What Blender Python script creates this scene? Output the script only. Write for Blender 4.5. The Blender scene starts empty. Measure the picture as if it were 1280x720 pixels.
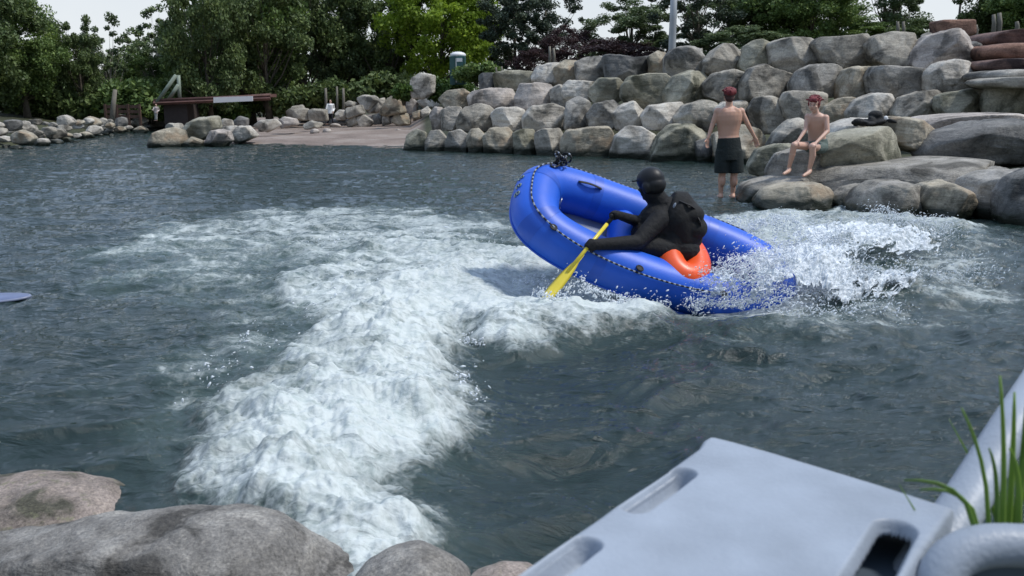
import bpy, bmesh, math, random
import numpy as np
from mathutils import Vector, Matrix, noise as mnoise
R = math.radians
scene = bpy.context.scene
COL = scene.collection
# ---------------------------------------------------------------- camera frame
F, CH = 1108.0, 1.6
TH = math.atan(236/1108.0)
def ray(px, py):
    cx, cy = px-640, 360-py
    return Vector((cx, F*math.cos(TH)+cy*math.sin(TH), cy*math.cos(TH)-F*math.sin(TH)))
def at_y(px, py, Y):
    d = ray(px, py); d = d*(Y/d.y); return Vector((d.x, d.y, d.z+CH))
def on_z(px, py, z=0.0):
    d = ray(px, py); d = d*((z-CH)/d.z); return Vector((d.x, d.y, z))
cam_d = bpy.data.cameras.new('camera'); cam = bpy.data.objects.new('camera', cam_d); COL.objects.link(cam)
cam.location = (0, 0, CH); cam.rotation_euler = (R(90)-TH, 0, 0)
cam_d.sensor_width = 36; cam_d.lens = 36*F/1280; cam_d.clip_start = 0.05; cam_d.clip_end = 2000
cam_d.dof.use_dof = True; cam_d.dof.focus_distance = 8.0; cam_d.dof.aperture_fstop = 5.6
scene.camera = cam

# ---------------------------------------------------------------- tagging
def tag(o, label=None, cat=None, group=None, kind=None):
    if label: o['label'] = label
    if cat: o['category'] = cat
    if group: o['group'] = group
    if kind: o['kind'] = kind
    return o
def link(name, me, mat=None, parent=None, smooth=True):
    o = bpy.data.objects.new(name, me); COL.objects.link(o)
    if mat is not None:
        if isinstance(mat, (list, tuple)):
            for m in mat: me.materials.append(m)
        else: me.materials.append(mat)
    if smooth: me.polygons.foreach_set('use_smooth', [True]*len(me.polygons))
    if parent: o.parent = parent
    return o
def empty(name, loc=(0, 0, 0), rot=None):
    o = bpy.data.objects.new(name, None); COL.objects.link(o); o.empty_display_size = .1
    o.location = loc
    if rot is not None: o.rotation_euler = rot
    return o
def mesh_np(name, V, Fq):
    """V (n,3), Fq (m,k) arrays of one face size"""
    V = np.asarray(V, dtype=np.float32); Fq = np.asarray(Fq, dtype=np.int32)
    me = bpy.data.meshes.new(name); k = Fq.shape[1]
    me.vertices.add(len(V)); me.vertices.foreach_set('co', V.ravel())
    me.loops.add(Fq.size); me.loops.foreach_set('vertex_index', Fq.ravel())
    me.polygons.add(len(Fq)); me.polygons.foreach_set('loop_start', np.arange(0, Fq.size, k, dtype=np.int32))
    me.update(calc_edges=True); me.validate()
    return me
class MB:
    """collects simple shapes into one mesh"""
    def __init__(s): s.v = []; s.f = []; s.m = []
    def add(s, vs, fs, mi=0):
        b = len(s.v); s.v += [tuple(v) for v in vs]; s.f += [tuple(i+b for i in f) for f in fs]; s.m += [mi]*len(fs); return s
    def box(s, lo, hi, mi=0):
        x0, y0, z0 = lo; x1, y1, z1 = hi
        return s.add([(x0,y0,z0),(x1,y0,z0),(x1,y1,z0),(x0,y1,z0),(x0,y0,z1),(x1,y0,z1),(x1,y1,z1),(x0,y1,z1)],
                     [(0,3,2,1),(4,5,6,7),(0,1,5,4),(1,2,6,5),(2,3,7,6),(3,0,4,7)], mi)
    def tube(s, pts, rad, n=12, closed=False, flat=1.0, upv=(0,0,1), matf=None, caps=True):
        pts = [Vector(p) for p in pts]; m = len(pts)
        rr = rad if isinstance(rad, (list, tuple)) else [rad]*m
        vs = []
        for i, p in enumerate(pts):
            if closed: t = pts[(i+1) % m]-pts[i-1]
            else: t = pts[min(i+1, m-1)]-pts[max(i-1, 0)]
            t.normalize(); a = Vector(upv)
            if abs(t.dot(a)) > .95: a = Vector((1, 0, 0)) if abs(t.x) < .9 else Vector((0, 1, 0))
            sx = t.cross(a).normalized(); sy = sx.cross(t)
            for k in range(n):
                an = 2*math.pi*k/n
                vs.append(p+sx*math.cos(an)*rr[i]+sy*math.sin(an)*rr[i]*flat)
        b = len(s.v); s.v += [tuple(v) for v in vs]
        for i in range(m if closed else m-1):
            j = (i+1) % m
            for k in range(n):
                l = (k+1) % n
                s.f.append((b+i*n+k, b+i*n+l, b+j*n+l, b+j*n+k)); s.m.append(matf(i) if matf else 0)
        if not closed and caps:
            s.f.append(tuple(b+k for k in range(n))[::-1]); s.f.append(tuple(b+(m-1)*n+k for k in range(n))); s.m += [matf(0) if matf else 0]*2
        return s
    def ell(s, c, r, rot=None, n=16, h=10, mi=0):
        vs = []; c = Vector(c); M = rot or Matrix.Identity(3)
        for i in range(h+1):
            ph = math.pi*i/h
            for k in range(n):
                a = 2*math.pi*k/n
                vs.append(c+M @ Vector((r[0]*math.sin(ph)*math.cos(a), r[1]*math.sin(ph)*math.sin(a), r[2]*math.cos(ph))))
        fs = [(i*n+k, (i+1)*n+k, (i+1)*n+(k+1) % n, i*n+(k+1) % n) for i in range(h) for k in range(n)]
        return s.add(vs, fs, mi)
    def build(s, name, mat, parent=None, smooth=True, merge=True):
        me = bpy.data.meshes.new(name); me.from_pydata(s.v, [], s.f)
        me.polygons.foreach_set('material_index', s.m)
        o = link(name, me, mat, parent, smooth)
        if merge:
            bm = bmesh.new(); bm.from_mesh(me); bmesh.ops.remove_doubles(bm, verts=bm.verts, dist=1e-5)
            bmesh.ops.recalc_face_normals(bm, faces=bm.faces); bm.to_mesh(me); bm.free()
        return o

# ---------------------------------------------------------------- numpy noise
def _h(ix, iy, seed):
    n = (ix.astype(np.int64)*374761393 + iy.astype(np.int64)*668265263 + seed*974711) & 0x7fffffff
    n = ((n ^ (n >> 13))*1274126177) & 0x7fffffff
    return ((n ^ (n >> 16)) & 0xffff)/65536.0*2*np.pi
def perlin(x, y, seed=0):
    x = np.asarray(x, dtype=np.float64); y = np.asarray(y, dtype=np.float64)
    x0 = np.floor(x); y0 = np.floor(y); fx = x-x0; fy = y-y0
    u = fx*fx*fx*(fx*(fx*6-15)+10); v = fy*fy*fy*(fy*(fy*6-15)+10)
    def g(i, j):
        a = _h(x0+i, y0+j, seed); return np.cos(a)*(fx-i)+np.sin(a)*(fy-j)
    return ((g(0,0)*(1-u)+g(1,0)*u)*(1-v)+(g(0,1)*(1-u)+g(1,1)*u)*v)*1.4
def fbm(x, y, seed=0, oc=4, gain=.5):
    s = 0; a = 1; t = 0
    for i in range(oc):
        s = s+a*perlin(x*2**i, y*2**i, seed+i*17); t += a; a *= gain
    return s/t
def ridge(x, y, seed=0, oc=4, gain=.5):
    s = 0; a = 1; t = 0
    for i in range(oc):
        s = s+a*(1-np.abs(perlin(x*2**i, y*2**i, seed+i*13))*2); t += a; a *= gain
    return s/t
def sstep(a, b, x):
    t = np.clip((x-a)/(b-a), 0, 1); return t*t*(3-2*t)
def sdf(px, py, poly):
    """signed distance, negative inside"""
    d = np.full(px.shape, 1e9); inside = np.zeros(px.shape, bool); n = len(poly)
    for i in range(n):
        ax, ay = poly[i]; bx, by = poly[(i+1) % n]
        ex, ey = bx-ax, by-ay; wx, wy = px-ax, py-ay
        t = np.clip((wx*ex+wy*ey)/(ex*ex+ey*ey+1e-12), 0, 1)
        d = np.minimum(d, (wx-ex*t)**2+(wy-ey*t)**2)
        c = ((ay <= py) & (by > py)) | ((by <= py) & (ay > py))
        with np.errstate(divide='ignore', invalid='ignore'):
            xi = ax+(py-ay)/(by-ay if by != ay else 1e-9)*ex
        inside ^= c & (px < xi)
    return np.where(inside, -np.sqrt(d), np.sqrt(d))
def wpoly(pts, z=0.0): return [tuple(on_z(x, y, z))[:2] for x, y in pts]

# ---------------------------------------------------------------- materials
def newmat(name):
    m = bpy.data.materials.new(name); m.use_nodes = True; nt = m.node_tree; nt.nodes.clear()
    out = nt.nodes.new('ShaderNodeOutputMaterial'); b = nt.nodes.new('ShaderNodeBsdfPrincipled')
    nt.links.new(b.outputs[0], out.inputs['Surface']); return m, nt, b
def N(nt, t, **kw):
    n = nt.nodes.new(t)
    for k, v in kw.items():
        if k in n.inputs: n.inputs[k].default_value = v
        else: setattr(n, k, v)
    return n
def ramp(nt, fac, stops):
    r = nt.nodes.new('ShaderNodeValToRGB'); e = r.color_ramp.elements
    while len(e) < len(stops): e.new(.5)
    for i, (p, c) in enumerate(stops):
        e[i].position = p; e[i].color = (*c, 1) if len(c) == 3 else c
    nt.links.new(fac, r.inputs[0]); return r.outputs[0]
def simple(name, col, rough=.6, var=.12, scale=8, bump=0., bscale=60, spec=.5, metal=0, coat=0):
    m, nt, b = newmat(name); tc = N(nt, 'ShaderNodeTexCoord')
    n = N(nt, 'ShaderNodeTexNoise', Scale=scale, Detail=6); nt.links.new(tc.outputs['Object'], n.inputs['Vector'])
    lo = tuple(c*(1-var) for c in col); hi = tuple(min(1, c*(1+var)) for c in col)
    nt.links.new(ramp(nt, n.outputs[0], [(.3, lo), (.7, hi)]), b.inputs['Base Color'])
    b.inputs['Roughness'].default_value = rough; b.inputs['Specular IOR Level'].default_value = spec
    b.inputs['Metallic'].default_value = metal; b.inputs['Coat Weight'].default_value = coat
    if bump:
        n2 = N(nt, 'ShaderNodeTexNoise', Scale=bscale, Detail=5); nt.links.new(tc.outputs['Object'], n2.inputs['Vector'])
        bp = N(nt, 'ShaderNodeBump', Strength=bump, Distance=.02); nt.links.new(n2.outputs[0], bp.inputs['Height'])
        nt.links.new(bp.outputs[0], b.inputs['Normal'])
    return m
def rockmat(name, base, alt, dark, warm=None, speck=.5, wet=True, s=1.0, moss=None):
    """granular stone: broad tints, mineral specks, pitted bump, stained and wet foot at the waterline"""
    m, nt, b = newmat(name); L = nt.links
    g = N(nt, 'ShaderNodeNewGeometry'); tc = N(nt, 'ShaderNodeTexCoord')
    big = N(nt, 'ShaderNodeTexNoise', Scale=1.3*s, Detail=5, Roughness=.6, Distortion=.6); L.new(g.outputs['Position'], big.inputs['Vector'])
    c1 = ramp(nt, big.outputs[0], [(.38, tuple(c*.72 for c in dark)), (.47, base), (.50, base), (.60, alt)])
    ms = N(nt, 'ShaderNodeMapping'); ms.inputs['Scale'].default_value = (1.2, 1.2, 4.5); ms.inputs['Rotation'].default_value = (.2, .25, 0)
    L.new(g.outputs['Position'], ms.inputs['Vector'])
    st = N(nt, 'ShaderNodeTexNoise', Scale=1.6*s, Detail=8, Roughness=.65, Distortion=.4); L.new(ms.outputs[0], st.inputs['Vector'])
    fine = N(nt, 'ShaderNodeTexNoise', Scale=26*s, Detail=7, Roughness=.75); L.new(g.outputs['Position'], fine.inputs['Vector'])
    mx = N(nt, 'ShaderNodeMix', data_type='RGBA', blend_type='OVERLAY'); mx.inputs['Factor'].default_value = .55
    L.new(c1, mx.inputs['A']); L.new(ramp(nt, st.outputs[0], [(.3, (.25, .25, .25)), (.5, (.5, .5, .5)), (.72, (.78, .77, .74))]), mx.inputs['B'])
    mx2 = N(nt, 'ShaderNodeMix', data_type='RGBA', blend_type='OVERLAY'); mx2.inputs['Factor'].default_value = speck
    L.new(mx.outputs['Result'], mx2.inputs['A']); L.new(ramp(nt, fine.outputs[0], [(.3, (.2, .2, .2)), (.5, (.5, .5, .5)), (.7, (.85, .84, .8))]), mx2.inputs['B'])
    cur = mx2.outputs['Result']
    if warm:
        wn = N(nt, 'ShaderNodeTexNoise', Scale=2.3*s, Detail=3); L.new(tc.outputs['Object'], wn.inputs['Vector'])
        f = ramp(nt, wn.outputs[0], [(.5, (0, 0, 0)), (.68, (1, 1, 1))])
        w = N(nt, 'ShaderNodeMix', data_type='RGBA'); L.new(f, w.inputs['Factor']); L.new(cur, w.inputs['A']); w.inputs['B'].default_value = (*warm, 1)
        cur = w.outputs['Result']
    if moss:
        wn = N(nt, 'ShaderNodeTexNoise', Scale=5*s, Detail=8, Roughness=.7); L.new(g.outputs['Position'], wn.inputs['Vector'])
        f = ramp(nt, wn.outputs[0], [(.56, (0, 0, 0)), (.66, (.8, .8, .8))])
        w = N(nt, 'ShaderNodeMix', data_type='RGBA'); L.new(f, w.inputs['Factor']); L.new(cur, w.inputs['A']); w.inputs['B'].default_value = (*moss, 1)
        cur = w.outputs['Result']
    # cracks
    vo = N(nt, 'ShaderNodeTexNoise', Scale=.9*s, Detail=9, Roughness=.6, Distortion=1.2); L.new(g.outputs['Position'], vo.inputs['Vector'])
    ck = ramp(nt, vo.outputs[0], [(.485, (1, 1, 1)), (.5, (.35, .35, .35)), (.515, (1, 1, 1))])
    mk = N(nt, 'ShaderNodeMix', data_type='RGBA', blend_type='MULTIPLY'); mk.inputs['Factor'].default_value = .45
    L.new(cur, mk.inputs['A']); L.new(ck, mk.inputs['B']); cur = mk.outputs['Result']
    rough = None
    if wet:
        sp = N(nt, 'ShaderNodeSeparateXYZ'); L.new(g.outputs['Position'], sp.inputs[0])
        ad = N(nt, 'ShaderNodeMath', operation='MULTIPLY_ADD'); L.new(st.outputs[0], ad.inputs[0]); ad.inputs[1].default_value = -.30; L.new(sp.outputs['Z'], ad.inputs[2])
        o9 = N(nt, 'ShaderNodeMath', operation='SUBTRACT'); L.new(ad.outputs[0], o9.inputs[0]); o9.inputs[1].default_value = (wet if wet is not True else 0.0)+.0
        f = ramp(nt, o9.outputs[0], [(0.0, (1, 1, 1)), (.11, (0, 0, 0))])
        w = N(nt, 'ShaderNodeMix', data_type='RGBA'); L.new(f, w.inputs['Factor']); L.new(cur, w.inputs['A']); w.inputs['B'].default_value = (.025, .03, .022, 1)
        cur = w.outputs['Result']
        rr = N(nt, 'ShaderNodeMapRange'); L.new(f, rr.inputs[0]); rr.inputs['To Min'].default_value = .85; rr.inputs['To Max'].default_value = .35
        L.new(rr.outputs[0], b.inputs['Roughness'])
    else: b.inputs['Roughness'].default_value = .85
    L.new(cur, b.inputs['Base Color'])
    b.inputs['Specular IOR Level'].default_value = .3
    bp = N(nt, 'ShaderNodeBump', Strength=.35, Distance=.012); L.new(fine.outputs[0], bp.inputs['Height'])
    bp2 = N(nt, 'ShaderNodeBump', Strength=.5, Distance=.09); L.new(st.outputs[0], bp2.inputs['Height']); L.new(bp.outputs[0], bp2.inputs['Normal'])
    L.new(bp2.outputs[0], b.inputs['Normal'])
    return m
ROCK = {
 'grey':  rockmat('grey_stone', (.29,.268,.228), (.42,.392,.335), (.14,.13,.11)),
 'blue':  rockmat('bluish_stone', (.275,.262,.235), (.39,.372,.338), (.14,.135,.122)),
 'tan':   rockmat('tan_stone', (.33,.297,.232), (.45,.41,.33), (.17,.155,.12), warm=(.34,.26,.18)),
 'pale':  rockmat('pale_stone', (.43,.40,.35), (.56,.53,.475), (.23,.215,.185)),
 'pink':  rockmat('pinkish_stone', (.37,.33,.295), (.48,.435,.395), (.21,.19,.17)),
 'green': rockmat('greenish_stone', (.265,.253,.195), (.37,.352,.28), (.14,.14,.10)),
 'dark':  rockmat('dark_stone', (.13,.13,.125), (.2,.195,.185), (.07,.072,.07)),
 'slab':  rockmat('river_slab_stone', (.25,.235,.205), (.34,.32,.285), (.15,.14,.12), s=1.5),
 'red':   rockmat('red_sandstone', (.20,.115,.085), (.29,.17,.125), (.10,.06,.05), wet=False),
 'rust':  rockmat('brown_sandstone', (.13,.085,.075), (.2,.13,.11), (.07,.05,.05), wet=False),
 'near':  rockmat('near_granite', (.20,.19,.175), (.28,.268,.248), (.11,.104,.095), speck=.9, s=3.0, wet=-.45),
 'nearp': rockmat('near_pink_granite', (.22,.185,.16), (.31,.26,.23), (.12,.115,.085), speck=.95, s=3.4, moss=(.20,.20,.12), wet=-.45),
}
# ---------------------------------------------------------------- boulders
def in_poly_r(poly, cx, cz, th):
    dx, dz = math.cos(th), math.sin(th); best = 0
    n = len(poly)
    for i in range(n):
        ax, az = poly[i][0]-cx, poly[i][1]-cz; bx, bz = poly[(i+1) % n][0]-cx, poly[(i+1) % n][1]-cz
        ex, ez = bx-ax, bz-az; den = dx*ez-dz*ex
        if abs(den) < 1e-9: continue
        t = (ax*ez-az*ex)/den; u = (ax*dz-az*dx)/den
        if t > 0 and -1e-6 <= u <= 1+1e-6: best = max(best, t)
    return best
_ico = {}
def ico(sub):
    if sub not in _ico:
        bm = bmesh.new(); bmesh.ops.create_icosphere(bm, subdivisions=sub, radius=1)
        _ico[sub] = ([v.co.copy() for v in bm.verts], [tuple(v.index for v in f.verts) for f in bm.faces]); bm.free()
    return _ico[sub]
def rock(poly_px, Y, mat, label, depth=None, name='boulder', cat='boulder', group='boulders of the stacked rock wall', sub=5, p=2.8, cuts=5, rough=1.0, seed=0, tiltb=0.0, shift=0.0, hq=1.0):
    rnd = random.Random(seed*7919+11)
    W = [at_y(x, y, Y) for x, y in poly_px]; pl = [(v.x, v.z) for v in W]
    # area centroid
    A = cx = cz = 0
    for i in range(len(pl)):
        x0, z0 = pl[i]; x1, z1 = pl[(i+1) % len(pl)]; c = x0*z1-x1*z0; A += c; cx += (x0+x1)*c; cz += (z0+z1)*c
    A /= 2; cx /= 6*A; cz /= 6*A
    w = max(a for a, _ in pl)-min(a for a, _ in pl); h = max(b for _, b in pl)-min(b for _, b in pl)
    D = depth or .5*min(w, 1.5*h)
    sz = min(w, h)
    NT = 96; rad = [in_poly_r(pl, cx, cz, 2*math.pi*k/NT) for k in range(NT)]
    for _ in range(1): rad = [(rad[k-1]+2*rad[k]+rad[(k+1) % NT])/4 for k in range(NT)]
    vs, fs = ico(sub); off = Vector((rnd.uniform(-50, 50), rnd.uniform(-50, 50), rnd.uniform(-50, 50)))
    planes = []
    for _ in range(cuts):
        a = rnd.uniform(-1.0, 1.0); e = rnd.uniform(-.5, .75)
        n = Vector((math.sin(a), -math.cos(a), math.tan(e)*.9)).normalized(); planes.append((n, rnd.uniform(.66, .88)))
    out = []
    for v in vs:
        th = math.atan2(v.z, v.x); s = math.hypot(v.x, v.z); k = (th/(2*math.pi) % 1)*NT; k0 = int(k) % NT; fr = k-int(k)
        r = rad[k0]*(1-fr)+rad[(k0+1) % NT]*fr
        t = (s**p+abs(v.y)**p)**(-1/p)
        q = Vector((math.cos(th)*r*s*t, v.y*t*D, math.sin(th)*r*s*t))
        out.append(q)
    for n, kk in planes:
        sup = max(q.dot(n) for q in out); lim = sup*kk
        for i, q in enumerate(out):
            d = q.dot(n)-lim
            if d > 0: out[i] = q-n*d*.93
    res = []
    for q in out:
        nd = q.normalized() if q.length > 0 else Vector((0, 0, 1))
        a = mnoise.fractal((q+off)*(1.3/sz), 1.0, 2.1, 3)*.045*sz*rough
        bb = (mnoise.fractal((q-off)*(5.0/sz), .9, 2.1, 4))*.018*sz*rough
        cr = -max(0, .12-abs(mnoise.noise((q*1.0+off)*(1.6/sz))))*.22*sz*rough*.6
        q = q+nd*(a+bb+cr)
        q.z += tiltb*q.y
        res.append(q)
    me = bpy.data.meshes.new(name); me.from_pydata(res, [], fs)
    o = link(name, me, ROCK[mat]); o.location = (cx, Y+shift, cz)
    tag(o, label, cat, group)
    return o
# ---------------------------------------------------------------- world, sun
w = bpy.data.worlds.new('World'); scene.world = w; w.use_nodes = True; nt = w.node_tree; nt.nodes.clear()
wo = nt.nodes.new('ShaderNodeOutputWorld'); bg = nt.nodes.new('ShaderNodeBackground'); sky = nt.nodes.new('ShaderNodeTexSky')
sky.sky_type = 'NISHITA'; sky.sun_disc = False
SUN_EL, SUN_AZ = R(58), R(95)      # azimuth clockwise from +Y : sun to the right
sky.sun_elevation = SUN_EL; sky.sun_rotation = SUN_AZ; sky.altitude = 1600; sky.dust_density = 1.5; sky.ozone_density = 1.2
tc = nt.nodes.new('ShaderNodeTexCoord'); sp = nt.nodes.new('ShaderNodeSeparateXYZ'); nt.links.new(tc.outputs['Generated'], sp.inputs[0])
cn = N(nt, 'ShaderNodeTexNoise', Scale=2.2, Detail=6, Roughness=.55); nt.links.new(tc.outputs['Generated'], cn.inputs['Vector'])
cloudc = ramp(nt, sp.outputs['Z'], [(0.0, (8.9, 9.2, 9.3)), (.10, (8.6, 9.0, 9.4)), (.26, (6.0, 7.7, 10.6)), (.7, (5.6, 7.2, 10.2))])
cf = ramp(nt, cn.outputs[0], [(.3, (.72, .72, .72)), (.65, (.97, .97, .97))])
mr = N(nt, 'ShaderNodeMapRange'); nt.links.new(sp.outputs['Y'], mr.inputs[0]); mr.inputs['From Min'].default_value = -.7; mr.inputs['From Max'].default_value = .35; mr.inputs['To Min'].default_value = .42; mr.inputs['To Max'].default_value = 1.0
mz = N(nt, 'ShaderNodeMapRange'); nt.links.new(sp.outputs['Z'], mz.inputs[0]); mz.inputs['From Min'].default_value = .1; mz.inputs['From Max'].default_value = .75; mz.inputs['To Min'].default_value = 0; mz.inputs['To Max'].default_value = 1.0
mxx = N(nt, 'ShaderNodeMath', operation='MAXIMUM'); nt.links.new(mr.outputs[0], mxx.inputs[0]); nt.links.new(mz.outputs[0], mxx.inputs[1])
cm_ = N(nt, 'ShaderNodeVectorMath', operation='SCALE'); nt.links.new(cloudc, cm_.inputs[0]); nt.links.new(mxx.outputs[0], cm_.inputs['Scale'])
mx = N(nt, 'ShaderNodeMix', data_type='RGBA'); nt.links.new(cf, mx.inputs['Factor']); nt.links.new(sky.outputs[0], mx.inputs['A']); nt.links.new(cm_.outputs[0], mx.inputs['B'])
nt.links.new(mx.outputs['Result'], bg.inputs[0]); bg.inputs[1].default_value = .088; nt.links.new(bg.outputs[0], wo.inputs[0])
sl = bpy.data.lights.new('sun', 'SUN'); sun = bpy.data.objects.new('sun', sl); COL.objects.link(sun)
sl.energy = 2.7; sl.angle = R(9); sl.color = (1, .965, .91)
dirv = Vector((math.sin(SUN_AZ)*math.cos(SUN_EL), math.cos(SUN_AZ)*math.cos(SUN_EL), math.sin(SUN_EL)))
sun.rotation_euler = dirv.to_track_quat('Z', 'Y').to_euler(); sun.location = (0, 0, 60)
vs_ = scene.view_settings; vs_.view_transform = 'Standard'; vs_.look = 'None'; vs_.gamma = 1; vs_.exposure = .17
scene.render.engine = 'CYCLES'; scene.cycles.max_bounces = 6; scene.cycles.transparent_max_bounces = 8

# ---------------------------------------------------------------- terrain
shore_px = [(-700,212),(-300,200),(0,187),(60,181),(115,171),(150,164),(192,159),(196,168),(190,183),(260,184),(350,184),(430,187),(500,187),
            (600,188),(700,191),(800,194.5),(880,198),(945,203),(965,222),(945,240),(950,258),(1065,268),(1085,280),(1160,284),(1230,286),(1280,298),(1500,330),(2300,470)]
SH = wpoly(shore_px)+[(9.5, 1.2), (2.4, 1.9), (.2, 2.35), (-1.0, 2.7), (-2.2, 3.1), (-4.5, 3.3), (-12, 4.0), (-40, 10)]
def interp(d, t): return np.interp(d, [a for a, b in t], [b for a, b in t])
def terrain_z(x, y):
    x = np.asarray(x, float); y = np.asarray(y, float)
    d = sdf(x, y, SH); px = 640+1108*x/np.maximum(y, .5)
    tL = [(0,-.12),(1.5,.3),(5,.9),(15,1.2),(60,1.6),(300,5)]
    tB = [(0,-.03),(2,.08),(8,.2),(22,.35),(30,.7),(45,1.3),(300,4)]
    tC = [(0,-.03),(2,.08),(8,.22),(13,.35),(17,1.4),(30,1.9),(300,4)]
    tW = [(0,-.3),(.8,-.1),(1.5,.3),(2.5,.85),(4.6,1.7),(6,2.0),(30,2.4),(300,5)]
    tV = [(0,-.3),(.8,-.1),(1.5,.35),(2.5,.95),(4.8,2.3),(6.5,2.7),(30,3.2),(300,5)]
    tR = [(0,-.25),(.8,.0),(1.8,.22),(4,.5),(7,.85),(8.6,1.6),(11.5,3.0),(30,3.5),(300,5)]
    tX = [(0,-.2),(1.2,.1),(2.5,.4),(6,.9),(17,1.5),(30,2.0),(300,4)]
    keys = [-1e4, 185, 215, 420, 515, 560, 640, 700, 900, 955, 1e5]
    vals = [tL, tL, tB, tB, tC, tX, tW, tV, tV, tR, tR]
    hs = [interp(d, v) for v in vals]; z = np.zeros_like(x)
    for i in range(len(keys)-1):
        m = (px >= keys[i]) & (px < keys[i+1]); f = ((px-keys[i])/(keys[i+1]-keys[i]))
        f = f if i not in (0, len(keys)-2) else np.zeros_like(f)
        z = np.where(m, hs[i]*(1-f)+hs[i+1]*f, z)
    near = (y < 6) & (d > 0)
    zn = interp(d, [(0,-.12),(.5,.0),(1.2,.22),(2.2,.42),(10,.6),(60,1.0)])
    z = np.where(near, zn, z)
    z = np.where(d < 0, np.minimum(z, -.12)-np.clip(-d*1.0, 0, 1.3), z)
    z = z+np.where(d > .5, fbm(x*.8, y*.8, 5)*.06+fbm(x*.15, y*.15, 9)*.1*np.clip((y-8)/10, 0, 1), 0)
    return z
def sheet(name, az0, az1, na, r0, r1, nr):
    az = np.linspace(R(az0), R(az1), na); rr = np.geomspace(r0, r1, nr)
    A, RR = np.meshgrid(az, rr); x = RR*np.sin(A); y = RR*np.cos(A)
    i = np.arange(nr*na).reshape(nr, na)
    q = np.stack([i[:-1, :-1], i[:-1, 1:], i[1:, 1:], i[1:, :-1]], -1).reshape(-1, 4)
    return x.ravel(), y.ravel(), q
x, y, q = sheet('g', -180, 180, 700, .15, 900, 420)
z = terrain_z(x, y)
gm = bpy.data.materials.new('river_earth'); gm.use_nodes = True
_px = 640+1108*x/np.maximum(y, .5); _d = sdf(x, y, SH)
beach = sstep(180, 200, _px)*(1-sstep(515, 545, _px))*(1-sstep(13, 17, _d))*(y > 5)
gm, nt, b = newmat('river_earth'); L = nt.links
g = N(nt, 'ShaderNodeNewGeometry')
n1 = N(nt, 'ShaderNodeTexNoise', Scale=.5, Detail=8, Roughness=.65); n2 = N(nt, 'ShaderNodeTexNoise', Scale=14, Detail=6, Roughness=.8)
vor = N(nt, 'ShaderNodeTexVoronoi', Scale=9)
for n in (n1, n2, vor): L.new(g.outputs['Position'], n.inputs['Vector'])
sand = ramp(nt, n1.outputs[0], [(.32, (.15, .115, .095)), (.5, (.235, .185, .155)), (.66, (.33, .28, .245))])
grit = N(nt, 'ShaderNodeMix', data_type='RGBA', blend_type='OVERLAY'); grit.inputs['Factor'].default_value = .6
L.new(sand, grit.inputs['A']); L.new(ramp(nt, n2.outputs[0], [(.3, (.25, .25, .25)), (.7, (.75, .75, .75))]), grit.inputs['B'])
peb = N(nt, 'ShaderNodeMix', data_type='RGBA'); L.new(ramp(nt, vor.outputs['Distance'], [(.0, (.55, .55, .55)), (.3, (0, 0, 0))]), peb.inputs['Factor'])
L.new(grit.outputs['Result'], peb.inputs['A']); peb.inputs['B'].default_value = (.36, .34, .31, 1)
gr = N(nt, 'ShaderNodeMix', data_type='RGBA'); spz = N(nt, 'ShaderNodeSeparateXYZ'); L.new(g.outputs['Position'], spz.inputs[0])
ba = N(nt, 'ShaderNodeAttribute', attribute_name='beach'); L.new(ramp(nt, ba.outputs['Fac'], [(.3, (1,1,1)), (.7, (0,0,0))]), gr.inputs['Factor'])
L.new(peb.outputs['Result'], gr.inputs['A']); L.new(ramp(nt, n1.outputs[0], [(.4, (.035, .04, .02)), (.6, (.06, .065, .03))]), gr.inputs['B'])
L.new(gr.outputs['Result'], b.inputs['Base Color']); b.inputs['Roughness'].default_value = .9
bp = N(nt, 'ShaderNodeBump', Strength=.6, Distance=.05); L.new(n2.outputs[0], bp.inputs['Height']); L.new(bp.outputs[0], b.inputs['Normal'])
gme = mesh_np('ground', np.stack([x, y, z], -1), q); a = gme.attributes.new('beach', 'FLOAT', 'POINT'); a.data.foreach_set('value', beach.astype(np.float32))
tag(link('ground', gme, gm), 'sandy and earthy river banks with gravel beach', kind='structure')

# ---------------------------------------------------------------- water
DENSE = wpoly([(812,390),(775,348),(735,325),(690,322),(640,322),(590,318),(540,306),(480,308),(440,322),(400,345),(352,352),(335,372),(352,395),(395,420),
               (340,440),(322,470),(290,500),(244,532),(236,560),(250,600),(268,622),(300,660),(380,712),(450,716),(520,672),(516,645),(470,634),(452,612),(485,600),(515,580),(560,528),(550,500),(556,462),(556,432),(572,406),(640,428),(700,412),(760,404)])
MED = wpoly([(150,320),(200,285),(310,270),(420,262),(520,266),(600,278),(650,290),(665,345),(560,335),(470,335),(380,345),(290,345),(230,362),(180,350)])
LACE = wpoly([(110,330),(200,300),(340,320),(420,360),(400,440),(330,480),(250,520),(190,500),(230,420),(320,390),(200,400)])
CORE = wpoly([(806,392),(765,355),(690,335),(630,340),(570,345),(520,350),(470,370),(440,400),(430,440),(400,470),(370,500),(320,540),(280,590),(300,650),(380,700),(450,700),(500,670),(470,634),(452,612),(485,600),(515,580),(560,528),(550,500),(556,462),(556,432),(572,406),(640,428),(700,412),(760,404)])
RW = wpoly([(862,300),(900,276),(960,270),(1050,266),(1120,274),(1180,284),(1216,296),(1205,312),(1130,312),(1080,330),(1060,370),(1000,385),(930,396),(860,400),(900,340)])
RS = wpoly([(1040,300),(1200,300),(1290,330),(1290,372),(1190,385),(1130,412),(1040,420),(930,410),(980,380),(1030,350)])
LOW = wpoly([(560,402),(640,430),(720,408),(812,392),(900,402),(1000,396),(1080,372),(1290,352),(2400,420),(2400,900),(420,900),(440,700),(520,660),(470,600),(590,520),(565,460)])
x, y, q = sheet('w', -64, 64, 1500, 1.9, 95, 950)
WX, WY, WQ = x, y, q
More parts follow.
